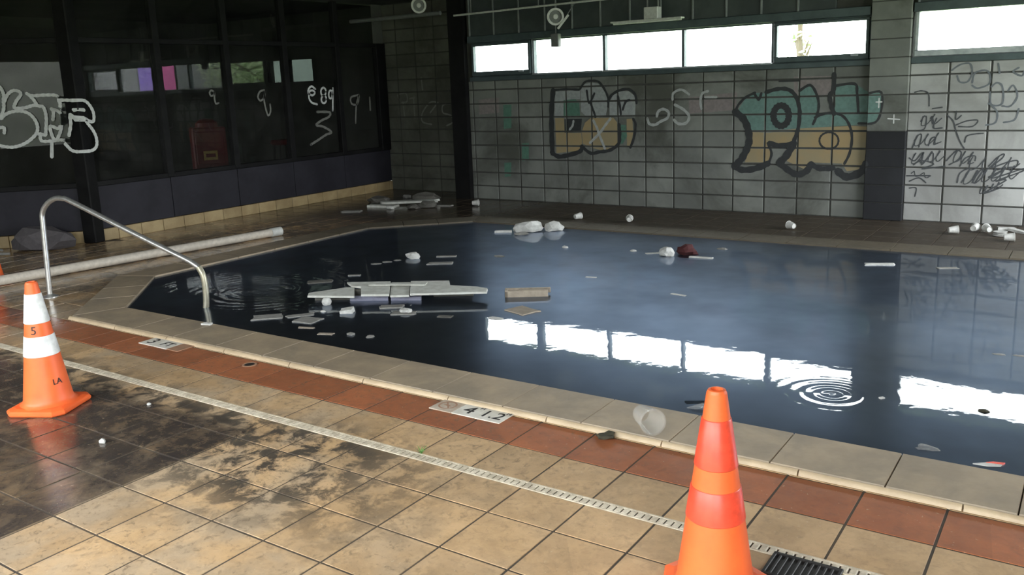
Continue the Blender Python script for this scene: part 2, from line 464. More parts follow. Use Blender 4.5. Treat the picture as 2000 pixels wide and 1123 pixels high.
T = .305
rows = [(.0, .304, 'tile_red'), (-.287, .0, 'tile'), (-.587, -.343, 'tile'), (-.893, -.587, 'tile'), (-1.193, -.893, 'tile')]
yy = -1.193
while yy > YN: rows.append((yy - T, yy, 'tile')); yy -= T
def tile_poly(x0, x1, y0, y1, g=.005): return [(x0 + g, y0 + g), (x1 - g, y0 + g), (x1 - g, y1 - g), (x0 + g, y1 - g)]
proto = {}
def tile_mesh(w, h, mat):
    key = (round(w, 4), round(h, 4), mat)
    if key not in proto:
        b = .0016; mb = MB(); q = tile_poly(-w / 2, w / 2, -h / 2, h / 2)
        mb.prism(q, -.008, -.0015, None); mb.v = mb.v
        inn = [(x - math.copysign(b, x), y - math.copysign(b, y)) for x, y in q]
        mb = MB(); n = 4
        v = [(x, y, -.010) for x, y in q] + [(x, y, -.0008) for x, y in q] + [(x, y, 0) for x, y in inn]
        mb.add(v, [(i, (i + 1) % 4, 4 + (i + 1) % 4, 4 + i) for i in range(4)] + [(4 + i, 4 + (i + 1) % 4, 8 + (i + 1) % 4, 8 + i) for i in range(4)] + [(8, 9, 10, 11)])
        me = mb.mesh('tile'); me.materials.append(M[mat]); proto[key] = me
    return proto[key]
field = MB(); field_red = MB()
def field_tile(mb, q, z=0.0):
    if len(q) < 3 or abs(area2(q)) < .004: return
    cx, cy = sum(a for a, b in q) / len(q), sum(b for a, b in q) / len(q)
    inn = [(x + (cx - x) * .008, y + (cy - y) * .008) for x, y in q]
    n = len(q)
    mb.add([(x, y, -.008) for x, y in q] + [(x, y, z) for x, y in inn], [tuple(range(n, 2 * n))] + [(i, (i + 1) % n, n + (i + 1) % n, n + i) for i in range(n)])
cpos = Vector((2.2163, -3.1385))
count = 0
for (y0, y1, mt) in rows:
    k = math.floor(-9.6 / T)
    while k * T < XR:
        x0, x1 = k * T, k * T + T; k += 1
        cx, cy = (x0 + x1) / 2, (y0 + y1) / 2
        d = Vector((cx, cy)) - cpos
        near = d.length < 6.3 and -4.6 < cx < 2.5 and cy > -2.0 and cx > -1.3 - (cy + 1.95) * 2.2 and cx < 1.0 + (cy + .75) * 1.9
        if near and count < 292:
            o = link('tile', tile_mesh(x1 - x0, y1 - y0, mt), None, floor, (cx, cy, rng.uniform(-.0008, .0006)), (rng.uniform(-.002, .002), rng.uniform(-.002, .002), rng.uniform(-.003, .003)))
            count += 1
        else:
            field_tile(field_red if mt == 'tile_red' else field, tile_poly(max(x0, -9.6), min(x1, XR), max(y0, YN), y1))
print('near tiles', count)
halves = []
for i in range(len(COUT)):
    a, b = Vector(COUT[i]), Vector(COUT[(i + 1) % len(COUT)]); dr = (b - a).normalized()
    nx, ny = dr.y, -dr.x
    halves.append((nx, ny, nx * a.x + ny * a.y))
DIAG = (-1 / math.sqrt(2), 1 / math.sqrt(2), (7.6 + 2.5) / math.sqrt(2) - .01)
j = 0
while .304 + j * T < WB:
    y0, y1 = .304 + j * T, min(.304 + j * T + T, WB); j += 1
    k = math.floor(-9.6 / T)
    while k * T < XR:
        x0, x1 = k * T, k * T + T; k += 1
        q = tile_poly(max(x0, -9.6), min(x1, XR), y0, y1)
        if q[1][0] <= q[0][0]: continue
        if y0 < 2.5 and x0 < XL:
            q = clip_half(q, *DIAG)
        elif y0 >= 2.5:
            q = clip_half(q, -1, 0, -XL)
        if y1 > WF:
            q = clip_half(q, 0, 1, WF if x0 > -5.5 else WB)
        if len(q) < 3: continue
        best = []
        for (a, b, c) in halves:
            r = clip_half(q, -a, -b, -c)
            if len(r) >= 3 and (not best or abs(area2(r)) > abs(area2(best))): best = r
        field_tile(field, best)
o = field.obj('tile_field', 'tile', floor); tag(o, 'tan deck tiles farther off', kind='stuff')
o = field_red.obj('tile_field', 'tile_red', floor); tag(o, 'terracotta border tiles farther off', kind='stuff')

# coping stones
cop = empty('trim_1'); tag(cop, 'grey-tan stone coping that edges the whole pool', 'coping', kind='structure')
PIN = offset_poly(POOL, -.012)
def coping_stone(q):
    n = 4; b = .008
    inner = [(x + (sum(a for a, _ in q) / 4 - x) * .012, y + (sum(c for _, c in q) / 4 - y) * .02) for x, y in q]
    mb = MB()
    mb.add([(x, y, -.05) for x, y in q] + [(x, y, .012) for x, y in q] + [(x, y, .021) for x, y in inner],
           [(3, 2, 1, 0)] + [(i, (i + 1) % 4, 4 + (i + 1) % 4, 4 + i) for i in range(4)] + [(4 + i, 4 + (i + 1) % 4, 8 + (i + 1) % 4, 8 + i) for i in range(4)] + [(8, 9, 10, 11)])
    mb.obj('coping_stone', 'coping', cop)
for i in range(6):
    a0, a1 = Vector(PIN[i]), Vector(PIN[(i + 1) % 6]); b0, b1 = Vector(COUT[i]), Vector(COUT[(i + 1) % 6])
    L = (a1 - a0).length
    if i == 0:
        cuts = [0]; xx = 1.593 - .465 * 20
        while xx < a1.x - .1:
            if xx > a0.x + .2: cuts.append((xx - a0.x) / (a1.x - a0.x))
            xx += .465
        cuts.append(1)
    else:
        n = max(2, round(L / .465)); cuts = [k / n for k in range(n + 1)]
    dr = (a1 - a0).normalized()
    for u0, u1 in zip(cuts, cuts[1:]):
        pa, pb = a0.lerp(a1, u0), a0.lerp(a1, u1)
        def outp(pt, corner, u):
            if u in (0, 1): return corner
            w = pt - b0; return b0 + dr * w.dot(dr)
        oa, ob = outp(pa, b0, u0), outp(pb, b1, u1)
        g = dr * .0015
        coping_stone([tuple(oa + g), tuple(ob - g), tuple(pb - g), tuple(pa + g)])
# cream bead on the deck side of the near coping and the diagonal
seg = [COUT[5], COUT[0], COUT[1]]
seg = [tuple(Vector(COUT[5]).lerp(Vector(COUT[0]), .0))] + seg[1:]
xs = [COUT[0][0] + k * .62 for k in range(14)]
for xa, xb in zip(xs, xs[1:]):
    mb = MB(); n = 7; v = []
    for x in (xa + .003, xb - .003):
        for k in range(n):
            a = math.pi * k / (n - 1)
            v.append((x, .334 - .019 * math.cos(a), -.006 + .028 * math.sin(a)))
    mb.add(v, [(k, k + 1, n + k + 1, n + k) for k in range(n - 1)] + [tuple(range(n)), tuple(range(n, 2 * n))])
    mb.obj('coping_bead', 'bead', cop, smooth=True)

# pool shell and water
shell = MB()
PW = offset_poly(POOL, .0); n = len(PW)
for i in range(n):
    a, b = PW[i], PW[(i + 1) % n]
    shell.add([(*a, -1.3), (*b, -1.3), (*b, -.045), (*a, -.045)], [(0, 1, 2, 3)])
shell.add([(*q, -1.3) for q in PW], [tuple(range(n))])
o = shell.obj('pool_basin', 'pool_wall'); tag(o, 'dark pool basin under the black water', 'pool', kind='structure')
mb = MB(); mb.add([(*q, WZ) for q in offset_poly(POOL, .0)], [tuple(range(6))])
o = mb.obj('pool_water', 'water'); tag(o, 'black stagnant water filling the pool, mirroring the windows', 'water', kind='stuff')

# slotted deck drain
dr_ = empty('deck_drain', (0, -.315, 0)); tag(dr_, 'white slotted drain strip running across the tan tiles', 'drain')
MB().box(-6.2, 4.4, -.026, .026, -.03, -.003).obj('channel', 'drain_gap', dr_)
for s_ in (-1, 1):
    MB().box(-6.2, 4.4, s_ * .025 - .004, s_ * .025 + .004, -.02, .002).obj('edge_rail', 'drain', dr_)
rib = MB().cbox(-.012, .012, -.021, .021, -.012, .0025, .003).mesh('rib'); rib.materials.append(M['drain'])
k = 0
while -5.6 + k * .0305 < 3.2:
    link('rib', rib, None, dr_, (-5.6 + k * .0305, 0, 0)); k += 1

# ------------------------------------------------------------------ far wall
BX, BZ, JX, JZ = .388, .1965, 0.01, 0.0
def blocks(parent, x0, x1, z0, z1, Y, depth, mat_fn, jx=JX, joint=.016):
    """individual blocks in stack bond; returns the painted face rectangles"""
    rects = []; k0 = math.floor((x0 - jx) / BX); protos = {}
    for i in range(k0, k0 + 60):
        a, b = max(x0, jx + i * BX), min(x1, jx + (i + 1) * BX)
        if b - a < .03: continue
        j = 0
        while j * BZ < z1:
            c, d = max(z0, j * BZ), min(z1, (j + 1) * BZ); j += 1
            if d - c < .03: continue
            w, h = b - a - joint, d - c - joint; mt = mat_fn((c + d) / 2)
            key = (round(w, 3), round(h, 3), mt)
            if key not in protos:
                me = MB().cbox(-w / 2, w / 2, 0, depth, -h / 2, h / 2, .006).mesh('block'); me.materials.append(M[mt]); protos[key] = me
            link('block', protos[key], None, parent, ((a + b) / 2, Y + rng.uniform(-.0006, .0006), (c + d) / 2))
            rects.append((a + joint / 2 + .004, b - joint / 2 - .004, c + joint / 2 + .004, d - joint / 2 - .004))
    return rects
SILL = 1.70; HEAD = 2.235
wf = empty('wall_far'); tag(wf, 'grey block wall with graffiti below a strip of bright windows', 'wall', kind='structure')
# mortar body behind the block faces, with openings for the windows
MB().box(-5.5, XR, WF + .009, WF + .25, -.05, SILL).obj('wall_body', 'mortar', wf)
MB().box(-5.5, XR, WF + .03, WF + .25, HEAD, ZC).obj('wall_head', 'mortar', wf)
MB().box(-5.6, -5.43, WF + .012, WF + .10, SILL, HEAD).obj('wall_jamb', 'mortar', wf)
MB().box(0.0, .41, WF + .012, WF + .25, SILL, HEAD).obj('wall_jamb', 'mortar', wf)
MB().box(4.1, XR, WF + .012, WF + .25, SILL, HEAD).obj('wall_jamb', 'mortar', wf)
FACES = blocks(wf, -5.5, 0.0, 0, SILL, WF, .03, lambda z: 'block') + blocks(wf, .4, XR, 0, SILL, WF, .03, lambda z: 'block_lit', jx=.4)
# sooty boarding above the windows: dark panels between pale battens
x = -5.42
while x < XR - .1:
    x2 = min(x + .42, XR)
    if not (x < .4 and x2 > .0):
        MB().cbox(x + .006, x2 - .006, WF - .012, WF + .03, HEAD + .085, ZC - .01, .004).obj('boarding_panel', 'soot_panel', wf)
        MB().cbox(x - .011, x + .011, WF - .026, WF + .02, HEAD + .085, ZC - .01, .003).obj('batten', 'batten', wf)
    x = x2
MB().cbox(-5.45, -.01, WF - .05, WF + .03, HEAD - .01, HEAD + .085, .005).obj('head_board', 'alu', wf)
MB().cbox(.42, XR, WF - .05, WF + .03, HEAD - .01, HEAD + .085, .005).obj('head_board', 'alu', wf)
# pilaster between the windows
pil = empty('trim_2'); tag(pil, 'block pilaster between the windows, painted dark grey on its lower half', 'pilaster', kind='structure')
MB().box(.012, .398, WF - .06, WF + .02, 0, ZC).obj('pilaster_core', 'mortar', pil)
PFACES = []
for j in range(15):
    z0, z1 = j * BZ, min((j + 1) * BZ, ZC)
    mt = 'block_dark' if (z0 + z1) / 2 < .93 else 'block'
    MB().cbox(.004, .406, WF - .075, WF, z0 + .004, z1 - .004, .005).obj('block', mt, pil)
    PFACES.append((.01, .40, z0 + .008, z1 - .008))
# dark corner column and set-back wall
MB().prism([(-5.77, WF - .07), (-5.5, WF - .07), (-5.5, WF + .11), (-5.98, WB + .06), (-6.1, WB - .02), (-5.77, WF + .11)], 0, ZC).obj('trim_3', 'black_frame')
tag(bpy.data.objects['trim_3'], 'dark square column at the left end of the window strip', 'column', kind='structure')
wc = empty('wall_corner'); tag(wc, 'dim grimy block wall recessed in the corner beside the dark windows', 'wall', kind='structure')
MB().box(XL, -6.0, WB + .009, WB + .1, -.05, ZC).obj('wall_body', 'mortar', wc)
CFACES = blocks(wc, XL, -6.05, 0, ZC, WB, .03, lambda z: 'block_corner', jx=-5.77)
# plain walls behind the camera and on the right
wn = MB()
xs = [-9.6] + [q for o_ in NEAR_OPEN for q in o_[:2]] + [XR]
for a, b in zip(xs[0::2], xs[1::2]): wn.box(a, b, YN - .2, YN, -.05, ZC)
for a, b, c, d in NEAR_OPEN:
    wn.box(a, b, YN - .2, YN, d, ZC)
    if c > 0: wn.box(a, b, YN - .2, YN, -.05, c)
o = wn.obj('wall_near', 'plaster'); tag(o, 'plain wall with wide open bays behind the viewer', 'wall', kind='structure')
wr = MB(); ra, rb, rc, rd = RIGHT_OPEN
wr.box(XR, XR + .2, YN, ra, -.05, ZC).box(XR, XR + .2, rb, WF + .2, -.05, ZC).box(XR, XR + .2, ra, rb, -.05, rc).box(XR, XR + .2, ra, rb, rd, ZC)
o = wr.obj('wall_right', 'plaster'); tag(o, 'plain right-hand wall with a wide opening', 'wall', kind='structure')
o = MB().box(-9.8, -9.6, YN - .2, .6, -.05, ZC).obj('wall_side', 'plaster'); tag(o, 'plain wall left of the viewer', 'wall', kind='structure')
o = MB().box(-12.2, XR + .2, YN - .2, WB + .25, ZC, ZC + .15).obj('ceiling', 'ceiling'); tag(o, 'dark sooty ceiling over the pool hall', 'ceiling', kind='structure')

# windows in the far wall
def window(num, x0, x1, z0, z1, label, sash, frame='alu'):
    w = empty('window_%d' % num, ((x0 + x1) / 2, WF, z0)); tag(w, label, 'window', kind='structure')
    hx, h = (x1 - x0) / 2, z1 - z0; t_ = .016
    for nm, a in (('frame_head', (-hx, hx, h - t_, h)), ('frame_sill', (-hx, hx, 0, t_)), ('frame_jamb', (-hx, -hx + t_, t_, h - t_)), ('frame_jamb', (hx - t_, hx, t_, h - t_))):
        MB().cbox(a[0], a[1], .02, .10, a[2], a[3], .003).obj(nm, frame, w)
    i = t_
    if sash:
        s_ = .062
        for nm, a in (('sash_rail', (-hx + i, hx - i, h - i - .03, h - i)), ('sash_rail', (-hx + i, hx - i, i, i + s_)), ('sash_stile', (-hx + i, -hx + i + .035, i + s_, h - i - .03)), ('sash_stile', (hx - i - .035, hx - i, i + s_, h - i - .03))):
            MB().cbox(a[0], a[1], -.01, .06, a[2], a[3], .004).obj(nm, frame, w)
        MB().cbox(hx - .20, hx - .12, -.03, -.01, i + .035, i + .055, .003).obj('latch', 'alu_light', w)
        g = (-hx + i + .03, hx - i - .03, i + s_ - .005, h - i - .025)
    else:
        MB().cbox(-hx, hx, -.018, .03, -.005, .022, .003).obj('sill_strip', 'alu_light', w)
        g = (-hx + t_ - .004, hx - t_ + .004, t_ - .004, h - t_ + .004)
    MB().box(g[0], g[1], .038, .044, g[2], g[3]).obj('pane', 'glass', w)
    return w
window(1, -5.43, -4.405, SILL + .05, 2.225, 'small sash window nearest the dark corner column', True)
window(2, -4.39, -3.30, SILL + .05, 2.225, 'fixed window behind the hanging grey box', False)
window(3, -3.295, -2.205, SILL + .05, 2.225, 'middle pane of the window strip, under the tube light', False)
window(4, -2.20, -1.09, SILL + .05, 2.225, 'long fixed window just left of the second sash', False)
window(5, -1.085, -.01, SILL + .05, 2.225, 'sash window beside the block pilaster', True)
window(6, .42, 1.78, SILL + .05, 2.30, 'large window right of the block pilaster', True, 'alu_light')
window(7, 1.80, 3.05, SILL + .05, 2.30, 'window at the far right end, beyond the large sash', True, 'alu_light')
window(8, 3.07, 4.1, SILL + .05, 2.30, 'last window by the right-hand wall', True, 'alu_light')
MB().cbox(-5.45, -.0, WF - .02, WF + .12, SILL - .005, SILL + .055, .004).obj('window_sill', 'alu', wf)
MB().cbox(.41, XR, WF - .02, WF + .12, SILL - .005, SILL + .06, .004).obj('window_sill', 'alu', wf)
MB().box(-5.43, 0, WF + .10, WF + .25, SILL, SILL + .05).obj('outer_sill', 'mortar', wf)

# ------------------------------------------------------------------ window wall on the left
wl = empty('wall_left'); tag(wl, 'dark window wall with black mullions over plum-coloured panels', 'wall', kind='structure')
YM = [2.5, 3.6, 4.64, 5.65, 6.69, 7.6]
TR, SI = 2.29, .68
R45 = Matrix.Translation((XL, 2.5, 0)) @ Matrix.Rotation(math.radians(-45 - 90), 4, 'Z')   # local +x runs along the diagonal wall
def seg_wall(mtx, L, ms):
    """local x along the wall, local y into the back room, z up; mullions at ms"""
    sg = 1
    for a, b in zip(ms, ms[1:]):
        MB().cbox(a + .004, b - .004, -.012, .05, .145, SI - .03, .004, mtx).obj('plum_panel', 'plum_panel', wl)
        for z0, z1 in ((SI, TR), (TR + .05, ZC - .02)):
            o_ = MB().box(a + .03, b - .03, .012, .018, z0, z1, mtx).obj('pane', 'glass_dark', wl)
    for q in ms[1:-1]:
        MB().cbox(q - .045, q + .045, -.045, .05, SI - .02, ZC, .006, mtx).obj('mullion', 'black_frame', wl)
    MB().cbox(0, L, -.035, .05, SI - .03, SI + .03, .005, mtx).obj('window_sill', 'black_frame', wl)
    MB().cbox(0, L, -.04, .05, TR, TR + .06, .005, mtx).obj('transom', 'black_frame', wl)
    MB().box(0, L, .05, .09, -.02, SI - .02, mtx).obj('panel_backing', 'black_frame', wl)
    q = 0.0
    while q < L - .02:
        e = min(q + .305, L)
        MB().cbox(q + .003, e - .003, -.028, .03, .0, .14, .005, mtx).obj('base_tile', 'base_tile', wl); q = e
MAIN = Matrix(((0, -1, 0, XL), (1, 0, 0, 2.5), (0, 0, 1, 0), (0, 0, 0, 1)))     # local x -> +Y, local y -> -X
seg_wall(MAIN, WB - 2.5, [q - 2.5 for q in YM] + [])
DG = Matrix(((-1 / math.sqrt(2), -1 / math.sqrt(2), 0, XL), (-1 / math.sqrt(2), 1 / math.sqrt(2), 0, 2.5), (0, 0, 1, 0), (0, 0, 0, 1)))
seg_wall(DG, 2.83, [0.0, 1.35, 2.83])
MB().cbox(-.085, .085, -.085, .085, 0, ZC, .012, Matrix.Translation((XL + .0, 2.5, 0)) @ Matrix.Rotation(math.radians(22), 4, 'Z')).obj('corner_post', 'black_frame', wl)
MB().cbox(7.6 - 2.5 - .06, WB - 2.5, -.05, .05, SI - .02, TR + .06, .008, MAIN).obj('end_post', 'black_frame', wl)
MB().box(7.6 - 2.5 - .06, WB - 2.5, -.01, .05, TR + .06, ZC, MAIN).obj('end_panel', 'backroom', wl)
MB().box(7.6 - 2.5 - .06, WB - 2.5, -.011, .05, .145, SI - .02, MAIN).obj('end_panel', 'plum_panel', wl)
# room behind the dark glass
def room_piece(name, mb, label):
    tag(mb.obj(name, 'backroom'), label, 'wall', kind='structure')
room_piece('wall_back_left', MB().box(-12.2, -12.0, .4, WB + .2, -.05, ZC), 'dark back wall of the room behind the black-framed windows')
room_piece('wall_back_near', MB().box(-12.0, -9.75, .3, .5, -.05, .95).box(-12.0, -9.75, .3, .5, 2.35, ZC).box(-12.0, -11.75, .3, .5, .95, 2.35).box(-10.05, -9.75, .3, .5, .95, 2.35), 'dark side wall with an added opening that lights the room behind the glass')  # opening added out of view so daylight reaches the back room
room_piece('wall_back_far', MB().box(-12.0, XL - .1, WB, WB + .2, -.05, 1.82).box(-12.0, XL - .1, WB, WB + .2, 2.2, ZC).box(-12.0, -10.45, WB, WB + .2, 1.82, 2.2).box(-9.25, XL - .1, WB, WB + .2, 1.82, 2.2), 'dark far wall with a small window in the room behind the glass')
wb = empty('window_9', (-9.7, WB, 1.82)); tag(wb, 'small grimy window in the room behind the dark glass', 'window', kind='structure')
MB().box(-.75, .45, .08, .086, 0, .38).obj('pane', 'glass_frost', wb)
for a_ in (-.75, -.20, .42): MB().cbox(a_, a_ + .03, .04, .12, 0, .38, .004).obj('frame_jamb', 'black_frame', wb)
fb = MB(); fb.add([(XL - .1, 2.55, -.02), (XL - .1, WB, -.02), (-12, WB, -.02), (-12, .5, -.02), (-9.7, .5, -.02)], [(0, 1, 2, 3, 4)])
tag(fb.obj('floor_back', 'backroom'), 'dark floor of the room behind the glass', 'floor', kind='structure')

# ------------------------------------------------------------------ outdoors
o = MB().box(-40, 40, -40, 60, -.4, -.12).obj('ground', 'lawn'); tag(o, 'grass around the building', 'ground', kind='structure')
cy_ = empty('wall_court_shade', (0, -10.5, 0)); tag(cy_, 'block wall across the court behind the viewer, widened to keep low sky light off the far wall', 'wall', kind='structure')
MB().box(-16, 12, -.2, 0, -.12, 3.1).obj('wall_body', 'plaster', cy_)  # out-of-view wall, stretched wide and high to block low sky light
def tree(loc, h, r, label, seed, n=2600, leaf='foliage'):
    e = empty('tree', loc); tag(e, label, 'tree', 'trees outside the windows')
    R = random.Random(seed)
    MB().tube([(0, 0, 0), (.05, .03, h * .3), (-.06, .05, h * .6), (.03, 0, h * .85)], [.14, .11, .08, .03], 8).obj('trunk', 'bark', e, smooth=True)
    for k in range(5):
        a = k * 1.26 + R.random(); b_ = h * R.uniform(.35, .55)
        MB().tube([(0, 0, b_), (r * .4 * math.cos(a), r * .4 * math.sin(a), b_ + h * .12), (r * .8 * math.cos(a), r * .8 * math.sin(a), b_ + h * .2)], [.05, .035, .012], 6).obj('branch', 'bark', e)
    mb = MB()
    for _ in range(n):
        u = Vector((R.gauss(0, 1), R.gauss(0, 1), R.gauss(0, 1))).normalized() * R.random() ** .4
        c = Vector((u.x * r, u.y * r, h * .66 + u.z * h * .42)); s_ = R.uniform(.05, .11)
        a = Vector((R.gauss(0, 1), R.gauss(0, 1), R.gauss(0, 1))).normalized(); b = a.orthogonal().normalized()
        mb.add([c - a * s_, c + b * s_ * .5, c + a * s_, c - b * s_ * .5], [(0, 1, 2, 3)])
    f = mb.obj('foliage', leaf, e); tag(f, kind='stuff')
tree((3.4, 15.0, -.12), 4.6, 1.5, 'dense green tree outside, mirrored in the third dark pane from the corner post', 3, 4200)
tree((6.7, 16.8, -.12), 4.6, 1.6, 'pale green tree outside beside the pink banner, mirrored in the dark glass', 9, 4200, 'foliage_pale')
sh = empty('garden_shed', (14.4, 17.2, -.12)); tag(sh, 'grey shed outside behind the banner, mirrored in the dark glass', 'shed')
MB().box(-5.2, 5, 0, 3, 0, 3.6).obj('shed_wall', 'shed_grey', sh)
MB().prism([(-5.5, -.3), (5.3, -.3), (5.3, 3.3), (-5.5, 3.3)], 3.6, 3.9, [(-5.2, .9), (5, .9), (5, 1.9), (-5.2, 1.9)]).obj('shed_roof', 'iron', sh)
MB().cbox(-.5, .5, -.05, .02, 0, 2.1, .01).obj('shed_door', 'lamp_grey', sh)
tree((-4.6, 20.5, -.12), 4.4, .35, 'slim tree outside the sash window beside the pilaster', 4, 120)
bn = empty('banner', (8.5, 14.6, -.12)); tag(bn, 'pink and purple banner outside, mirrored in the dark glass', 'banner')
MB().cbox(-1.0, -.03, -.01, .01, 1.75, 2.75, .004).obj('banner_cloth', 'banner_pink', bn); MB().cbox(.0, .95, -.01, .01, 1.75, 2.75, .004).obj('banner_cloth', 'banner_purple', bn)
for s_ in (-1.04, .99): MB().lathe([(.03, 0), (.03, 2.8), (.02, 2.84)], 10, Matrix.Translation((s_, 0, 0))).obj('banner_pole', 'iron', bn)
# ------------------------------------------------------------------ spray paint
A_PALE = [[(-4.046,1.518),(-3.648,1.526),(-3.651,1.408),(-3.908,1.401),(-3.915,1.168),(-4.057,1.163)],[(-3.641,1.544),(-3.575,1.604),(-3.474,1.619),(-3.376,1.604),(-3.293,1.522),(-3.246,1.424),(-3.241,1.314),(-3.272,1.18),(-3.385,1.163),(-3.556,1.171),(-3.641,1.246)],[(-3.213,1.362),(-3.156,1.458),(-3.046,1.498),(-2.937,1.495),(-2.857,1.439),(-2.838,1.343),(-2.847,1.163),(-3.216,1.167)]]
A_GREEN = [[(-3.908,1.401),(-3.724,1.41),(-3.667,1.359),(-3.657,1.172),(-3.915,1.168)],[(-3.079,1.068),(-2.983,1.068),(-2.964,0.921),(-3.027,0.823),(-3.076,0.823)]]
A_OCHRE = [[(-4.05,1.163),(-3.908,1.161),(-3.906,0.964),(-3.648,0.964),(-3.636,0.844),(-3.654,0.73),(-4.043,0.687)],[(-3.64,0.971),(-3.587,1.096),(-3.499,1.158),(-3.161,1.16),(-3.079,1.068),(-3.075,0.847),(-3.167,0.76),(-3.308,0.727),(-3.507,0.769),(-3.622,0.819)],[(-2.969,1.14),(-2.887,1.146),(-2.876,0.97),(-2.911,0.799),(-2.966,0.799)]]
A_DARK = [[(-3.901,1.149),(-3.629,1.152),(-3.655,0.971),(-3.906,0.964)]]
A_LINES = [([(-4.068,1.531),(-4.099,1.278),(-4.109,0.971),(-4.104,0.686)],0.075),([(-4.118,0.699),(-4.014,0.642),(-3.848,0.664),(-3.669,0.717),(-3.638,0.781)],0.06),([(-3.638,0.781),(-3.509,0.694),(-3.365,0.714),(-3.223,0.735),(-3.097,0.81),(-3.068,0.909),(-3.076,1.068)],0.045),([(-4.075,1.537),(-3.867,1.544),(-3.663,1.532)],0.03),([(-3.648,1.544),(-3.574,1.628),(-3.474,1.643),(-3.362,1.622),(-3.28,1.522),(-3.233,1.411),(-3.235,1.302)],0.03),([(-3.234,1.363),(-3.184,1.447),(-3.073,1.504),(-2.937,1.519),(-2.844,1.451),(-2.825,1.343)],0.035),([(-2.874,1.139),(-2.841,1.067),(-2.863,0.909),(-2.918,0.775)],0.035),([(-3.548,1.517),(-3.516,1.356),(-3.435,1.477)],0.03),([(-3.494,1.356),(-3.44,1.219),(-3.427,1.169)],0.03),([(-3.088,1.432),(-3.062,1.311),(-3.05,1.202)],0.03),([(-3.022,1.262),(-2.979,1.358),(-2.925,1.381)],0.03)]
A_WHITE = [([(-3.457,1.126),(-3.402,1.02),(-3.368,0.933),(-3.293,0.759)],0.035),([(-3.202,1.149),(-3.274,1.069),(-3.368,0.958),(-3.513,0.832)],0.035),([(-3.761,1.122),(-3.777,1.059),(-3.823,1.009)],0.03)]
T25 = [([(-2.673,1.144),(-2.647,1.078),(-2.569,1.065),(-2.49,1.106),(-2.4,1.147),(-2.38,1.217),(-2.451,1.259),(-2.522,1.231),(-2.542,1.172)],0.035),([(-2.329,1.374),(-2.316,1.455),(-2.209,1.493),(-2.109,1.433)],0.03),([(-2.297,1.31),(-2.183,1.25),(-2.108,1.167),(-2.145,1.086),(-2.246,1.075),(-2.31,1.123)],0.035),([(-1.864,1.466),(-1.937,1.44),(-1.961,1.349),(-1.948,1.257)],0.03),([(-1.9,1.394),(-1.755,1.393)],0.025)]
GREENS = [[(-4.899,1.354),(-4.759,1.359),(-4.774,1.032),(-4.906,1.018)],[(-4.61,0.817),(-4.489,0.825),(-4.499,0.589),(-4.612,0.566)],[(-4.921,0.538),(-4.796,0.548),(-4.814,0.35),(-4.922,0.332)],[(-3.104,1.42),(-2.921,1.429),(-2.922,1.319),(-3.099,1.309)]]
PINKS = [[(-5.324,1.434),(-4.964,1.462),(-4.975,1.248),(-5.327,1.224)],[(-2.116,1.398),(-1.498,1.444),(-1.507,1.233),(-2.108,1.198)],[(-0.834,1.601),(-0.406,1.597),(-0.415,1.388),(-0.816,1.369)]]
B_TEAL = [[(-1.511,1.189),(-1.389,1.383),(-1.251,1.432),(-1.144,1.421),(-0.995,1.469),(-0.877,1.451),(-0.787,1.369),(-0.746,1.469),(-0.646,1.502),(-0.564,1.393),(-0.536,1.192),(-0.395,1.176),(-0.356,1.26),(-0.364,1.486),(-0.146,1.501),(0.006,1.393),(0.138,1.403),(0.14,1.211),(0.087,1.073),(-0.182,1.046),(-0.777,1.012),(-1.304,0.984),(-1.384,1.082)]]
B_OCHRE = [[(-1.304,0.976),(-1.104,0.961),(-0.777,1.012),(-0.182,1.039),(0.002,1.031),(-0.008,0.791),(-0.025,0.563),(-0.203,0.53),(-0.262,0.616),(-0.59,0.624),(-0.66,0.534),(-0.885,0.634),(-0.773,0.873),(-0.964,0.82),(-1.101,0.841),(-1.067,0.691),(-1.111,0.615),(-1.392,0.61),(-1.317,0.84)]]
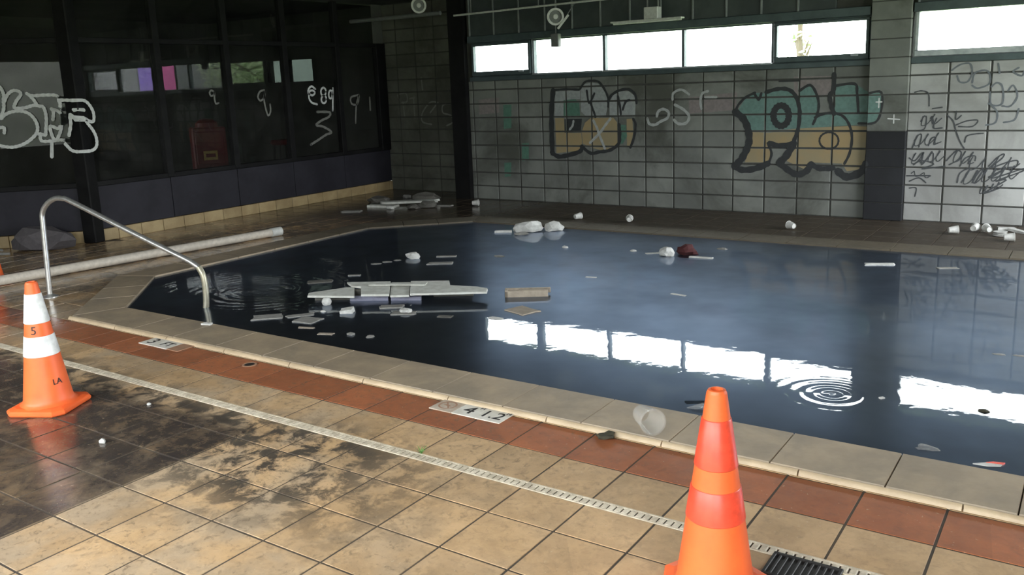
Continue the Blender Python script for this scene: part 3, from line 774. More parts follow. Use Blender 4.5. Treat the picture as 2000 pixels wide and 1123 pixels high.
B_LINES = [([(-1.282,1.432),(-1.389,1.383),(-1.481,1.295),(-1.519,1.205)],0.03),([(-1.52,1.212),(-1.416,1.128),(-1.359,1.007),(-1.341,0.87),(-1.378,0.748),(-1.44,0.64),(-1.518,0.561)],0.085),([(-1.518,0.561),(-1.422,0.517),(-1.265,0.536),(-1.111,0.6)],0.075),([(-1.103,0.6),(-1.068,0.721),(-1.116,0.841)],0.03),([(-1.145,1.436),(-1.01,1.469),(-0.892,1.459),(-0.809,1.391),(-0.762,1.267),(-0.751,1.151),(-0.769,0.99),(-0.809,0.873)],0.045),([(-0.801,0.843),(-0.964,0.812),(-1.094,0.841)],0.06),([(-0.876,1.16),(-0.884,1.109),(-0.907,1.068),(-0.943,1.046),(-0.983,1.046),(-1.019,1.069),(-1.045,1.11),(-1.055,1.162),(-1.048,1.213),(-1.024,1.254),(-0.988,1.276),(-0.948,1.275),(-0.912,1.252),(-0.886,1.211),(-0.876,1.16)],0.075),([(-0.816,0.828),(-0.894,0.694),(-0.974,0.61)],0.085),([(-0.974,0.61),(-0.867,0.529),(-0.761,0.479),(-0.659,0.519),(-0.604,0.602)],0.075),([(-0.604,0.602),(-0.501,0.553),(-0.359,0.563)],0.06),([(-0.301,0.528),(-0.201,0.465),(-0.051,0.527),(-0.001,0.621)],0.085),([(-0.76,1.441),(-0.646,1.502),(-0.572,1.407),(-0.539,1.278),(-0.557,1.163),(-0.597,1.063)],0.03),([(-0.383,1.613),(-0.383,1.445),(-0.423,1.375),(-0.398,1.261),(-0.367,1.175)],0.05),([(-0.577,1.135),(-0.479,1.177),(-0.367,1.183),(-0.268,1.146),(-0.196,1.046),(-0.163,0.904),(-0.183,0.732),(-0.234,0.616)],0.03),([(-0.307,0.875),(-0.316,0.834),(-0.344,0.801),(-0.385,0.783),(-0.433,0.783),(-0.476,0.8),(-0.507,0.833),(-0.519,0.874),(-0.51,0.915),(-0.481,0.948),(-0.439,0.966),(-0.392,0.966),(-0.349,0.948),(-0.319,0.915),(-0.307,0.875)],0.022),([(-0.364,1.486),(-0.159,1.501),(-0.128,1.396),(-0.106,1.186)],0.03),([(0.006,1.393),(0.138,1.403),(0.147,1.211),(0.087,1.079),(-0.101,1.067)],0.025),([(-1.281,1.41),(-1.234,1.35),(-1.205,1.423)],0.03),([(-0.998,1.556),(-0.763,1.556)],0.02)]
TAGS = [([(0.462,1.393),(0.529,1.406),(0.597,1.375),(0.611,1.246)],0.02),([(0.557,1.131),(0.591,1.131),(0.583,1.015),(0.538,0.986)],0.02),([(0.646,1.217),(0.738,1.23)],0.02),([(0.631,1.116),(0.651,1.13),(0.67,1.015)],0.02),([(0.691,1.116),(0.664,1.015),(0.75,1.014)],0.02),([(0.795,1.143),(0.851,1.086),(0.883,0.985),(0.929,0.871),(0.972,0.8)],0.02),([(0.879,1.043),(0.98,1.085),(1.082,1.091),(1.035,1.028),(0.906,1.028)],0.02),([(0.877,1.185),(0.876,1.1),(0.925,1.142)],0.02),([(0.466,0.795),(0.514,0.928),(0.554,0.935),(0.533,0.81)],0.02),([(0.627,0.826),(0.65,0.899),(0.689,0.913),(0.68,0.841),(0.719,0.855)],0.02),([(0.974,0.864),(0.99,0.928),(1.065,0.95),(1.141,0.957)],0.02),([(0.443,0.691),(0.5,0.662),(0.577,0.752),(0.571,0.619),(0.672,0.753),(0.679,0.621)],0.02),([(0.489,0.617),(0.568,0.663),(0.692,0.629),(0.573,0.575),(0.8,0.609)],0.02),([(0.426,0.496),(0.658,0.503)],0.02),([(0.456,0.437),(0.551,0.477),(0.622,0.427)],0.02),([(0.81,0.667),(0.896,0.77),(0.949,0.756),(0.927,0.684),(0.839,0.624)],0.02),([(0.944,0.612),(0.991,0.699),(1.079,0.722),(1.083,0.672)],0.02),([(0.928,0.437),(0.949,0.539),(1.037,0.585),(0.968,0.438)],0.02),([(1.071,0.441),(1.128,0.558),(1.165,0.573),(1.097,0.442)],0.02),([(1.213,0.617),(1.283,0.704),(1.342,0.747),(1.333,0.705),(1.239,0.604),(1.385,0.663),(1.47,0.679),(1.461,0.622),(1.389,0.607)],0.02),([(1.221,0.503),(1.365,0.592),(1.247,0.49),(1.524,0.596),(1.514,0.568),(1.286,0.462),(1.385,0.479),(1.181,0.329),(1.329,0.392)],0.02),([(0.46,0.362),(0.529,0.364),(0.52,0.274)],0.02)]
CURSIVE = [([(0.484,0.875),(0.522,0.943),(0.499,0.903),(0.491,0.825),(0.548,0.843),(0.613,0.931),(0.615,0.948),(0.589,0.871),(0.614,0.831),(0.685,0.899),(0.722,0.966),(0.7,0.926),(0.692,0.85),(0.748,0.867)],0.0135),([(0.477,0.682),(0.509,0.747),(0.484,0.708),(0.472,0.633),(0.523,0.65),(0.581,0.734),(0.581,0.75),(0.551,0.676),(0.572,0.638),(0.637,0.702),(0.668,0.766),(0.644,0.728),(0.633,0.654),(0.683,0.671),(0.74,0.754),(0.739,0.769),(0.71,0.696),(0.73,0.658),(0.794,0.722)],0.0135),([(0.536,1.083),(0.573,1.147),(0.554,1.111),(0.548,1.041),(0.603,1.058),(0.665,1.14),(0.67,1.158),(0.646,1.088),(0.671,1.052),(0.74,1.115)],0.0135),([(0.889,0.723),(0.919,0.785),(0.892,0.741),(0.879,0.659),(0.928,0.672),(0.984,0.754),(0.982,0.765),(0.951,0.684),(0.97,0.64),(1.033,0.703),(1.063,0.764),(1.036,0.72),(1.024,0.639),(1.072,0.652)],0.0135),([(1.019,0.64),(1.061,0.711),(1.041,0.665),(1.037,0.578),(1.1,0.596),(1.17,0.688),(1.176,0.704),(1.153,0.618),(1.183,0.573),(1.26,0.645),(1.3,0.715),(1.281,0.669),(1.278,0.584),(1.339,0.601),(1.406,0.692),(1.412,0.708),(1.39,0.623),(1.419,0.579),(1.493,0.649)],0.0135),([(0.999,0.485),(1.034,0.563),(1.003,0.516),(0.99,0.427),(1.047,0.448),(1.111,0.549),(1.109,0.569),(1.074,0.48),(1.097,0.434),(1.17,0.513),(1.203,0.59),(1.174,0.544),(1.161,0.455),(1.217,0.476),(1.28,0.576),(1.277,0.595),(1.244,0.507),(1.266,0.462),(1.337,0.54),(1.37,0.616),(1.341,0.57),(1.328,0.483),(1.383,0.504),(1.444,0.602),(1.441,0.621),(1.409,0.534),(1.431,0.49),(1.5,0.566)],0.0135),([(1.149,0.353),(1.169,0.398),(1.154,0.375),(1.148,0.329),(1.18,0.343),(1.216,0.401),(1.215,0.414),(1.198,0.367),(1.212,0.345),(1.252,0.391),(1.271,0.435),(1.257,0.412),(1.251,0.367),(1.282,0.381),(1.318,0.438),(1.317,0.451),(1.301,0.405),(1.314,0.383),(1.354,0.428)],0.0135),([(0.472,0.524),(0.5,0.546),(0.505,0.527),(0.515,0.494),(0.55,0.498),(0.587,0.528),(0.602,0.531),(0.605,0.498),(0.628,0.48),(0.667,0.502)],0.0135)]
TAGS_PALE = [([(0.807,1.609),(0.881,1.662),(0.97,1.672),(1.0,1.588),(0.968,1.492),(0.892,1.487),(0.862,1.551)],0.022),([(1.007,1.477),(1.026,1.573),(1.125,1.597),(1.166,1.54),(1.159,1.458),(1.061,1.419),(1.009,1.449)],0.022),([(1.185,1.43),(1.232,1.469),(1.284,1.427),(1.295,1.262),(1.197,1.25),(1.176,1.375)],0.022),([(1.336,1.384),(1.381,1.438),(1.424,1.328),(1.37,1.233),(1.297,1.234)],0.022),([(1.417,1.612),(1.371,1.573),(1.446,1.53),(1.465,1.57)],0.022),([(1.161,1.041),(1.246,1.069),(1.251,1.18),(1.171,1.264)],0.022),([(1.32,1.068),(1.416,1.095),(1.445,1.204)],0.022),([(1.232,1.66),(1.25,1.564)],0.022)]
FAINT = [([(-7.314,1.454),(-7.335,1.536),(-7.17,1.552),(-7.153,1.43),(-7.263,1.412)],0.025),([(-7.236,1.412),(-7.228,1.187)],0.025),([(-7.015,1.488),(-7.014,1.165)],0.025),([(-6.524,1.398),(-6.679,1.401),(-6.848,1.244),(-6.859,1.103),(-6.678,1.061)],0.025),([(-6.691,1.242),(-6.524,1.398)],0.025),([(-6.272,1.373),(-6.425,1.357),(-6.433,1.238),(-6.284,1.197),(-6.24,1.098),(-6.37,1.04)],0.025),([(-6.833,1.782),(-6.821,1.603)],0.025),([(-7.096,1.469),(-6.988,1.487)],0.025)]
BIGTAG = [([(-0.768,1.829),(-0.751,1.792),(-0.742,1.732),(-0.753,1.659),(-0.701,1.742),(-0.639,1.782),(-0.583,1.774),(-0.565,1.737),(-0.621,1.666),(-0.652,1.606),(-0.632,1.587),(-0.54,1.589),(-0.457,1.61),(-0.405,1.608)],0.034),([(-0.753,1.659),(-0.763,1.587),(-0.807,1.479),(-0.768,1.514),(-0.695,1.547),(-0.602,1.555),(-0.514,1.527),(-0.456,1.451),(-0.439,1.364),(-0.466,1.291),(-0.546,1.22),(-0.633,1.175),(-0.728,1.155),(-0.818,1.166),(-0.862,1.181)],0.034),([(-0.501,1.746),(-0.453,1.72),(-0.326,1.721),(-0.212,1.716),(-0.17,1.684),(-0.17,1.635),(-0.138,1.658),(-0.135,1.597),(-0.153,1.548)],0.034),([(-0.48,1.733),(-0.437,1.671),(-0.405,1.608),(-0.355,1.594),(-0.335,1.532),(-0.337,1.433),(-0.359,1.311),(-0.37,1.274),(-0.42,1.289),(-0.466,1.291)],0.034),([(-0.42,1.289),(-0.419,1.214),(-0.327,1.203),(-0.233,1.211),(-0.164,1.201),(-0.124,1.149),(-0.073,1.09),(0.009,1.073),(0.078,1.093),(0.113,1.147),(0.112,1.236),(0.083,1.313),(0.04,1.378),(0.008,1.43),(-0.043,1.494),(-0.052,1.383),(-0.086,1.26)],0.034),([(-0.267,1.566),(-0.249,1.528),(-0.266,1.442)],0.034),([(-0.267,1.566),(-0.201,1.538),(-0.173,1.488),(-0.182,1.377),(-0.218,1.279),(-0.269,1.207),(-0.297,1.258),(-0.305,1.37),(-0.227,1.341),(-0.201,1.365)],0.034),([(-0.167,1.66),(-0.057,1.655),(0.038,1.639),(0.095,1.575),(0.122,1.486),(0.096,1.4),(-0.013,1.456)],0.034),([(-0.001,1.548),(0.013,1.535)],0.034),([(-0.31,1.202),(-0.334,1.022)],0.034),([(-0.833,1.382),(-0.788,1.374),(-0.796,1.319)],0.034)]
NUM9 = [([(1.901,1.689),(1.861,1.708),(1.83,1.68),(1.846,1.639),(1.889,1.649),(1.909,1.689),(1.898,1.608),(1.91,1.538),(1.954,1.542)],0.024)]
NUMQ = [([(2.741,1.689),(2.66,1.667),(2.619,1.595),(2.66,1.545),(2.729,1.591),(2.756,1.676),(2.723,1.542),(2.763,1.342),(2.817,1.39),(2.821,1.489)],0.026)]
NUM68 = [([(3.703,1.675),(3.636,1.716),(3.57,1.679),(3.562,1.614),(3.639,1.586),(3.688,1.624),(3.647,1.657),(3.583,1.64),(3.564,1.55),(3.609,1.483),(3.714,1.452)],0.03),([(3.913,1.63),(3.905,1.604),(3.888,1.584),(3.866,1.573),(3.844,1.574),(3.824,1.586),(3.813,1.607),(3.81,1.633),(3.818,1.659),(3.835,1.679),(3.857,1.69),(3.879,1.689),(3.899,1.677),(3.911,1.656),(3.913,1.63)],0.03),([(3.909,1.517),(3.902,1.493),(3.885,1.475),(3.863,1.465),(3.841,1.466),(3.821,1.477),(3.809,1.497),(3.807,1.521),(3.815,1.545),(3.831,1.564),(3.853,1.574),(3.875,1.573),(3.895,1.561),(3.907,1.542),(3.909,1.517)],0.03),([(4.042,1.586),(4.035,1.56),(4.023,1.54),(4.007,1.529),(3.99,1.529),(3.976,1.541),(3.968,1.563),(3.968,1.589),(3.974,1.614),(3.987,1.635),(4.003,1.646),(4.019,1.645),(4.033,1.633),(4.041,1.612),(4.042,1.586)],0.03),([(4.062,1.679),(4.025,1.346)],0.03)]
SIGMA = [([(3.701,1.341),(3.957,1.322),(3.931,1.256),(3.778,1.211),(3.662,1.151),(3.804,1.116),(3.961,1.025),(3.845,0.993),(3.672,0.925),(3.521,0.87)],0.035)]
FAINTQ = [([(4.614,1.562),(4.44,1.529),(4.443,1.431),(4.571,1.425),(4.614,1.562),(4.538,1.387),(4.497,1.131)],0.03),([(4.857,1.514),(4.851,1.313)],0.03)]
RAIL = [(-5.237,0.676,0.008),(-5.218,0.681,0.316),(-5.197,0.685,0.626),(-5.182,0.689,0.736),(-5.115,0.703,0.811),(-5.022,0.724,0.856),(-4.937,0.743,0.857),(-4.842,0.764,0.832),(-4.288,0.887,0.607),(-3.852,0.984,0.433),(-3.71,1.016,0.376),(-3.628,1.034,0.33),(-3.593,1.042,0.257),(-3.585,1.043,0.133),(-3.605,1.039,-0.014)]
RAFT = [[(-2.918,1.483),(-2.983,1.557),(-2.838,1.834),(-2.78,1.868),(-2.56,1.64)],[(-2.939,1.948),(-2.618,2.129),(-2.316,1.773),(-2.518,1.671),(-2.71,1.873),(-2.796,1.861)],[(-2.609,2.132),(-2.471,2.204),(-2.182,1.854),(-2.309,1.777)],[(-2.463,2.208),(-2.178,2.359),(-2.066,2.229),(-1.829,2.281),(-1.727,2.271),(-1.664,2.17),(-2.175,1.858)]]

def ribbon(pts, w, n=5):
    """smoothed stroke -> list of convex polygons"""
    P = [Vector(q) for q in catmull([(x, y, 0) for x, y in pts], n)] if len(pts) > 2 else [Vector((x, y, 0)) for x, y in pts]
    P = [q for i, q in enumerate(P) if i == 0 or (q - P[i - 1]).length > 1e-4]
    L, R = [], []
    for i, q in enumerate(P):
        d = (P[min(i + 1, len(P) - 1)] - P[max(i - 1, 0)])
        d = d.normalized() if d.length > 1e-6 else Vector((1, 0, 0))
        k = Vector((-d.y, d.x, 0)) * w / 2 * (1 + .12 * math.sin(i * 1.7))
        L.append(q + k); R.append(q - k)
    out = [[(L[i].x, L[i].y), (L[i + 1].x, L[i + 1].y), (R[i + 1].x, R[i + 1].y), (R[i].x, R[i].y)] for i in range(len(P) - 1)]
    for q in (P[0], P[-1]):
        out.append([(q.x + w / 2 * math.cos(a * math.pi / 4), q.y + w / 2 * math.sin(a * math.pi / 4)) for a in range(8)])
    return out
def tris(poly):
    P = [Vector((*q, 0)) for q in poly]
    return [[poly[i] for i in f] for f in tessellate_polygon([P])]
def on_wall(name, pieces, faces, Y, off, mat, parent, label=None):
    """paint that lies only on the block faces, so the joints stay open"""
    mb = MB()
    for i, q in enumerate(pieces):
        lift = (i % 40) * 2.5e-5
        if area2(q) < 0: q = q[::-1]
        x0, x1 = min(a for a, b in q), max(a for a, b in q); z0, z1 = min(b for a, b in q), max(b for a, b in q)
        for r in faces:
            if r[1] < x0 or r[0] > x1 or r[3] < z0 or r[2] > z1: continue
            c = clip_rect(q, r)
            if len(c) >= 3 and abs(area2(c)) > 1e-6:
                mb.add([(a, Y - off - lift, b) for a, b in c], [tuple(range(len(c)))])
    me = bpy.data.meshes.new(name); me.from_pydata(mb.v, [], mb.f)
    o = link(name, me, mat, parent); tag(o, label)
    return o
WHOLE = [(-5.49, -.005, .004, SILL - .01), (.41, XR, .004, SILL - .01)]
def fills(L): return [t_ for p_ in L for t_ in tris(p_)]
def lines(L, k=1.0): return [q for s_, w in L for q in ribbon(s_, w * k)]
on_wall('graffiti_fill', fills(A_PALE), FACES, WF, .0015, 'paint_pale', wf, 'pale grey upper half of the left graffiti letters')
on_wall('graffiti_fill', fills(A_OCHRE), FACES, WF, .0015, 'paint_ochre', wf, 'ochre lower half of the left graffiti letters')
on_wall('graffiti_fill', fills(A_GREEN), FACES, WF, .0018, 'paint_green', wf, 'dark green patches in the left graffiti letters')
on_wall('graffiti_fill', fills(A_DARK), FACES, WF, .0018, 'paint_dark', wf, 'black notch in the left graffiti letter')
on_wall('graffiti_outline', lines(A_LINES), WHOLE, WF, .0026, 'paint_dark', wf, 'black outline of the left graffiti letters')
on_wall('graffiti_stroke', lines(A_WHITE), WHOLE, WF, .0034, 'paint_white', wf, 'white X crossing the left graffiti')
on_wall('graffiti_tag', lines(T25), WHOLE, WF, .0020, 'paint_white', wf, 'white scrawled tag between the two graffiti pieces')
on_wall('paint_smear', fills(GREENS), FACES, WF, .0015, 'paint_green', wf, 'green paint smears low on the left blocks')
on_wall('paint_smear', fills(PINKS), FACES, WF, .0009, 'paint_pinkish', wf, 'pinkish repainted blocks')
on_wall('graffiti_fill', fills(B_TEAL), FACES, WF, .0015, 'paint_teal', wf, 'teal upper half of the large graffiti letters')
on_wall('graffiti_fill', fills(B_OCHRE), FACES, WF, .0015, 'paint_ochre', wf, 'ochre lower half of the large graffiti letters')
on_wall('graffiti_outline', lines(B_LINES), WHOLE, WF, .0026, 'paint_dark', wf, 'black outline of the large teal graffiti letters')
on_wall('graffiti_fill', fills(B_TEAL), PFACES, WF - .075, .0015, 'paint_teal', pil, 'teal paint running onto the pilaster')
on_wall('graffiti_outline', lines(B_LINES), PFACES, WF - .075, .0026, 'paint_dark', pil, 'black outline running onto the pilaster')
on_wall('graffiti_tag', lines([([(.09, 1.30), (.15, 1.30)], .012), ([(.12, 1.34), (.12, 1.24)], .012), ([(.22, 1.12), (.34, 1.11)], .012), ([(.28, 1.16), (.28, 1.07)], .012)]), PFACES, WF - .075, .003, 'tag_white', pil, 'white spray crosses on the pilaster')
on_wall('graffiti_tag', lines(TAGS, .7) + lines(CURSIVE, .8), WHOLE, WF, .0026, 'tag_black', wf, 'black scribbled tags right of the pilaster')
on_wall('graffiti_tag', lines(TAGS_PALE, .8), WHOLE, WF, .0016, 'paint_grey', wf, 'faded grey tag under the large right window')
on_wall('graffiti_tag', lines(FAINT), CFACES, WB, .002, 'tag_faint', wc, 'faint pale tag on the corner wall')

def on_left(name, strokes, mat, label):
    """paint on the window wall: u < 0 runs along the diagonal part"""
    mb = MB()
    def place(u, z):
        onbar = any(abs(u - (q - 2.5)) < .05 for q in YM[1:]) or (u < 0 and abs(-u - 1.35) < .05)
        oz = .05 if onbar else .006
        if abs(u) < .16: oz = .125
        if u >= 0: return MAIN @ Vector((u, -oz, z))
        return DG @ Vector((-u, -oz, z))
    for s_, w in strokes:
        for i, q in enumerate(ribbon(s_, w, 8)):
            lf = Vector((0, (i % 40) * -2.5e-5, 0))
            mb.add([place(a, b) - lf for a, b in q], [tuple(range(len(q)))])
    me = bpy.data.meshes.new(name); me.from_pydata(mb.v, [], mb.f)
    tag(link(name, me, mat, wl), label)
on_left('graffiti_tag', [(s_, w * 1.05) for s_, w in BIGTAG], 'tag_white', 'large white tag sprayed over the leftmost glass and post')
on_left('graffiti_tag', NUM9, 'tag_faint', 'small white 9 on the glass')
on_left('graffiti_tag', NUMQ, 'tag_faint', 'faded white loop on the glass')
on_left('graffiti_tag', NUM68, 'tag_white', 'white looped figures on the glass')
on_left('graffiti_tag', SIGMA, 'tag_faint', 'white zigzag stroke on the glass')
on_left('graffiti_tag', FAINTQ, 'tag_faint', 'faint loop on the last pane')

# ------------------------------------------------------------------ traffic cones
def cone(loc, rz, label, bands, group='traffic cones on the deck'):
    e = empty('traffic_cone', loc, (0, 0, rz)); tag(e, label, 'traffic cone', group)
    def rad(z): return .128 + (.030 - .128) * (z - .035) / (.71 - .035)
    # base: square slab with cut, upturned corners
    hw, cc = .168, .045
    oct_ = [(-hw + cc, -hw), (hw - cc, -hw), (hw, -hw + cc), (hw, hw - cc), (hw - cc, hw), (-hw + cc, hw), (-hw, hw - cc), (-hw, -hw + cc)]
    inn = [(x * .93, y * .93) for x, y in oct_]
    mb = MB(); mb.prism(oct_, 0.004, .024); n = 8
    mb = MB()
    v = [(x * .97, y * .97, .002) for x, y in oct_] + [(x, y, .010) for x, y in oct_] + [(x, y, .022) for x, y in oct_] + [(x * .95, y * .95, .030) for x, y in oct_] + [(x * .80, y * .80, .038) for x, y in oct_]
    f = [tuple(range(8))[::-1], tuple(range(32, 40))]
    for r_ in range(4):
        f += [(r_ * 8 + i, r_ * 8 + (i + 1) % 8, r_ * 8 + 8 + (i + 1) % 8, r_ * 8 + 8 + i) for i in range(8)]
    mb.add(v, f).obj('base', 'cone_orange', e)
    MB().lathe([(rad(.035) + .022, .034), (rad(.05) + .006, .046), (rad(.06), .062)] + [(rad(z), z) for z in [.1 + .06 * k for k in range(11)]] + [(.031, .700), (.027, .709), (.019, .711), (.017, .69), (.05, .45)], 40, cap=False).obj('body', 'cone_orange', e, smooth=True)
    for z0, z1, mt in bands:
        MB().lathe([(rad(z0) + .0005, z0 - .001), (rad(z0) + .003, z0 + .002), (rad(z1) + .003, z1 - .002), (rad(z1) + .0005, z1 + .001)], 40, cap=False).obj('collar', mt, e, smooth=True)
    return e, rad
c1, rad = cone((-2.51, -.81, 0), math.radians(28), 'orange cone with two white collars beside the wet floor', [(.489, .646, 'collar_white'), (.309, .417, 'collar_white')])
def cone_text(e, rad, txt, ang, z, size):
    tilt = math.atan2(.098, .675)
    r_ = rad(z) + .001
    mtx = Matrix.Rotation(ang, 4, 'Z') @ Matrix.Translation((r_, 0, z)) @ Matrix.Rotation(math.radians(90), 4, 'Z') @ Matrix.Rotation(math.radians(90), 4, 'X') @ Matrix.Rotation(-tilt, 4, 'X')
    o = text_obj(txt, size, 'black_mark', e, (0, 0, 0), (0, 0, 0), depth=.0015)
    o.matrix_local = mtx
look = math.atan2(-3.1385 + .81, 2.2163 + 2.51) - math.radians(28)
cone_text(c1, rad, '5', look - .35, .452, .062)
cone_text(c1, rad, 'LA', look + .5, .165, .045)
cone((1.283, -.686, 0), math.radians(20), 'large orange cone with red-orange bands in the foreground by the drain grate', [(.464, .618, 'cone_band'), (.29, .395, 'cone_band')])
cone((-6.42, .74, 0), math.radians(5), 'orange cone at the left edge behind the long white pipe', [(.489, .646, 'collar_white'), (.309, .417, 'cone_band')])

# ------------------------------------------------------------------ handrail and pipe
rail = empty('handrail', (0, 0, 0)); tag(rail, 'bent stainless steel handrail reaching from deck into the pool', 'handrail')
pth = catmull(RAIL[:-3], 5)
MB().tube(pth, .0215, 14).obj('rail_tube', 'steel', rail, smooth=True)
MB().tube(catmull([RAIL[-4], RAIL[-3], RAIL[-2], RAIL[-1], (-3.66, 1.02, -.16), (-3.78, .99, -.3)], 6), .0235, 14).obj('rail_end', 'brass_worn', rail, smooth=True)
MB().lathe([(.065, 0.0), (.065, .006), (.05, .014), (.03, .02), (.024, .028)], 24, Matrix.Translation((-5.237, .676, 0))).obj('flange', 'steel', rail, smooth=True)
pp = empty('plastic_pipe', (0, 0, 0)); tag(pp, 'long white plastic pipe lying along the deck by the window wall', 'pipe')
A0, A1 = Vector((-6.24, -.2, .052)), Vector((-5.78, 3.62, .052))
MB().tube([A0, A0.lerp(A1, .33), A0.lerp(A1, .66), A1], .046, 18).obj('pipe_body', 'pvc', pp, smooth=True)
MB().tube([A1 - (A1 - A0).normalized() * .03, A1 + (A1 - A0).normalized() * .11], .0515, 18).obj('coupling', 'lamp_white', pp, smooth=True)

# ------------------------------------------------------------------ depth markers, grate, hole
def marker(x0, tiles, label):
    e = empty('depth_marker', (x0, .182, .0)); tag(e, label, 'depth marker')
    for k, (w, mt, txts) in enumerate(tiles):
        xa = sum(q[0] for q in tiles[:k])
        t_ = MB().cbox(xa + .0015, xa + w - .0015, 0, .142, -.002, .0045, .0015).obj('marker_tile', mt, e)
        for (s_, size, dx, dy, sx) in txts:
            text_obj(s_, size, 'black_mark', t_, (xa + dx, dy, .0052), (0, 0, 0), depth=.0008, sx=sx)
    return e
m2 = marker(-.625, [(.148, 'marker_faded', []), (.150, 'marker_white', [('4', .125, .072, .068, 1.1), ('FT', .03, .125, .118, 1)]), (.155, 'marker_white', [('1.2', .115, .066, .068, 1.0), ('M', .035, .136, .118, 1)])], 'white depth marker reading 4 1.2 set in the terracotta border')
nd = MB()
for k in range(28):
    a, b = 2 * math.pi * k / 28, 2 * math.pi * (k + 1) / 28
    nd.add([(.072 + r_ * math.cos(q), .075 + r_ * math.sin(q), .0052) for q, r_ in ((a, .052), (b, .052), (b, .042), (a, .042))], [(0, 1, 2, 3)])
nd.add([(.036, .112, .0053), (.043, .117, .0053), (.108, .038, .0053), (.101, .033, .0053)], [(0, 1, 2, 3)])
nd.add([(.045, .07, .0052), (.09, .062, .0052), (.10, .072, .0052), (.06, .084, .0052)], [(0, 1, 2, 3)])
nd.obj('no_diving_symbol', 'marker_worn', m2.children[0])
m1 = marker(-3.20, [(.165, 'marker_white', [('3', .135, .075, .068, 1.1)]), (.150, 'marker_white', [('FT', .10, .07, .066, 1.0)]), (.12, 'marker_worn', [])], 'worn white depth marker reading 3 FT near the pool corner')
g = empty('drain_grate', (1.365, -.482, 0)); tag(g, 'black square drain grate in front of the white drain strip', 'grate')
MB().box(0, .235, 0, .155, -.01, .0025).obj('grate_well', 'iron', g)
for nm, a in (('grate_edge', (0, .235, 0, .012)), ('grate_edge', (0, .235, .143, .155)), ('grate_edge', (0, .012, .012, .143)), ('grate_edge', (.223, .235, .012, .143))):
    MB().cbox(*a, .0, .009, .002).obj(nm, 'iron', g)
for k in range(9):
    MB().cbox(.022 + k * .022, .032 + k * .022, .012, .143, .0, .0075, .002).obj('grate_bar', 'iron', g)
h_ = empty('floor_socket', (-2.095, .225, 0)); tag(h_, 'small dark socket hole in the terracotta border', 'socket')
MB().lathe([(.046, .001), (.046, .004), (.033, .005), (.033, .003)], 20, cap=False).obj('socket_rim', 'marker_worn', h_)
MB().lathe([(.034, .0012), (.034, .0035)], 20).obj('socket_hole', 'black_mark', h_)

# ------------------------------------------------------------------ debris makers
def chunk(name, loc, s, seed, mat, label, cat='debris', group=None, rz=0.0, jag=.35):
    """broken lump of foam, plaster or cloth: faceted, uneven"""
    bm = bmesh.new(); bmesh.ops.create_icosphere(bm, subdivisions=2, radius=1)
    off = Vector((seed * 3.1, seed * 1.7, seed * .9))
    for v in bm.verts:
        k = 1 + jag * noise.noise(v.co * 1.3 + off) + jag * .5 * noise.noise(v.co * 3.1 + off)
        v.co *= k
        v.co.z = max(v.co.z, -.62 + .1 * noise.noise(v.co * 2 + off))
    zmin = min(v.co.z for v in bm.verts)
    for v in bm.verts:
        v.co = Vector((v.co.x * s[0], v.co.y * s[1], (v.co.z - zmin) * s[2] * .62))
    me = bpy.data.meshes.new(name); bm.to_mesh(me); bm.free()
    o = link(name, me, mat, None, loc, (0, 0, rz)); tag(o, label, cat, group)
    return o
def slab(name, loc, w, l, th, seed, mat, label, cat='board', rz=0.0, tilt=(0, 0), group=None):
    """flat board piece with snapped ends"""
    R = random.Random(seed); q = []
    n = 5
    for k in range(n): q.append((-l / 2 + R.uniform(0, .12) * l, -w / 2 + w * k / (n - 1)))
    q = q[::-1]
    q = [(-l / 2 + R.uniform(0, .10) * l, w / 2 - w * k / (n - 1)) for k in range(n)] + [(-l * .1, -w / 2 * R.uniform(.86, 1)), (l * .2, -w / 2 * R.uniform(.9, 1))] + [(l / 2 - R.uniform(0, .10) * l, -w / 2 + w * k / (n - 1)) for k in range(n)] + [(l * .1, w / 2 * R.uniform(.86, 1))]
    top = [(x * .985, y * .97) for x, y in q]
    o = MB().prism(q, 0, th, top).obj(name, mat, None, loc, (tilt[0], tilt[1], rz)); tag(o, label, cat, group)
    return o
def cup(name, loc, rz, r, h, mat, label, cat='cup', group=None, lying=True):
    """open tapered cup with rolled rim"""
    e = empty(name, loc, (0, 0, rz)); tag(e, label, cat, group)
    mtx = (Matrix.Translation((0, 0, r)) @ Matrix.Rotation(math.radians(86), 4, 'Y')) if lying else Matrix.Identity(4)
    MB().lathe([(r * .68, 0), (r * .7, .004), (r * .97, h), (r * .93, h), (r * .66, .008), (.001, .008)], 20, mtx, cap=False).obj('cup_wall', mat, e, smooth=True)
    MB().lathe([(r * .96, h - .003), (r * 1.04, h - .002), (r * 1.04, h + .003), (r * .93, h + .002)], 20, mtx, cap=False).obj('cup_rim', mat, e, smooth=True)
    return e

# floating raft of broken ceiling boards
raft = empty('ceiling_board_raft', (-2.4, 1.9, 0)); tag(raft, 'long raft of pale broken ceiling boards floating in the pool', 'board')
for k, q in enumerate(RAFT):
    loc = [(x + 2.4, y - 1.9) for x, y in q]
    if area2(loc) < 0: loc = loc[::-1]
    z0 = .058 + (.010 if k % 2 else 0)
    MB().prism(loc, z0, z0 + .016, [(x * .995, y * .995) for x, y in loc]).obj('board', 'board', raft)
    cx, cy = sum(a for a, b in loc) / len(loc), sum(b for a, b in loc) / len(loc)
    MB().cbox(cx - .16, cx + .16, cy - .012, cy + .012, WZ + .0004, z0 + .001, .002, Matrix.Translation((cx, cy, 0)) @ Matrix.Rotation(.52, 4, 'Z') @ Matrix.Translation((-cx, -cy, 0))).obj('batten', 'board_dark', raft)
for a, b, th in (((-.42, -.26), (.12, .0), .035), ((-.02, .0), (.30, .12), .03)):
    pass
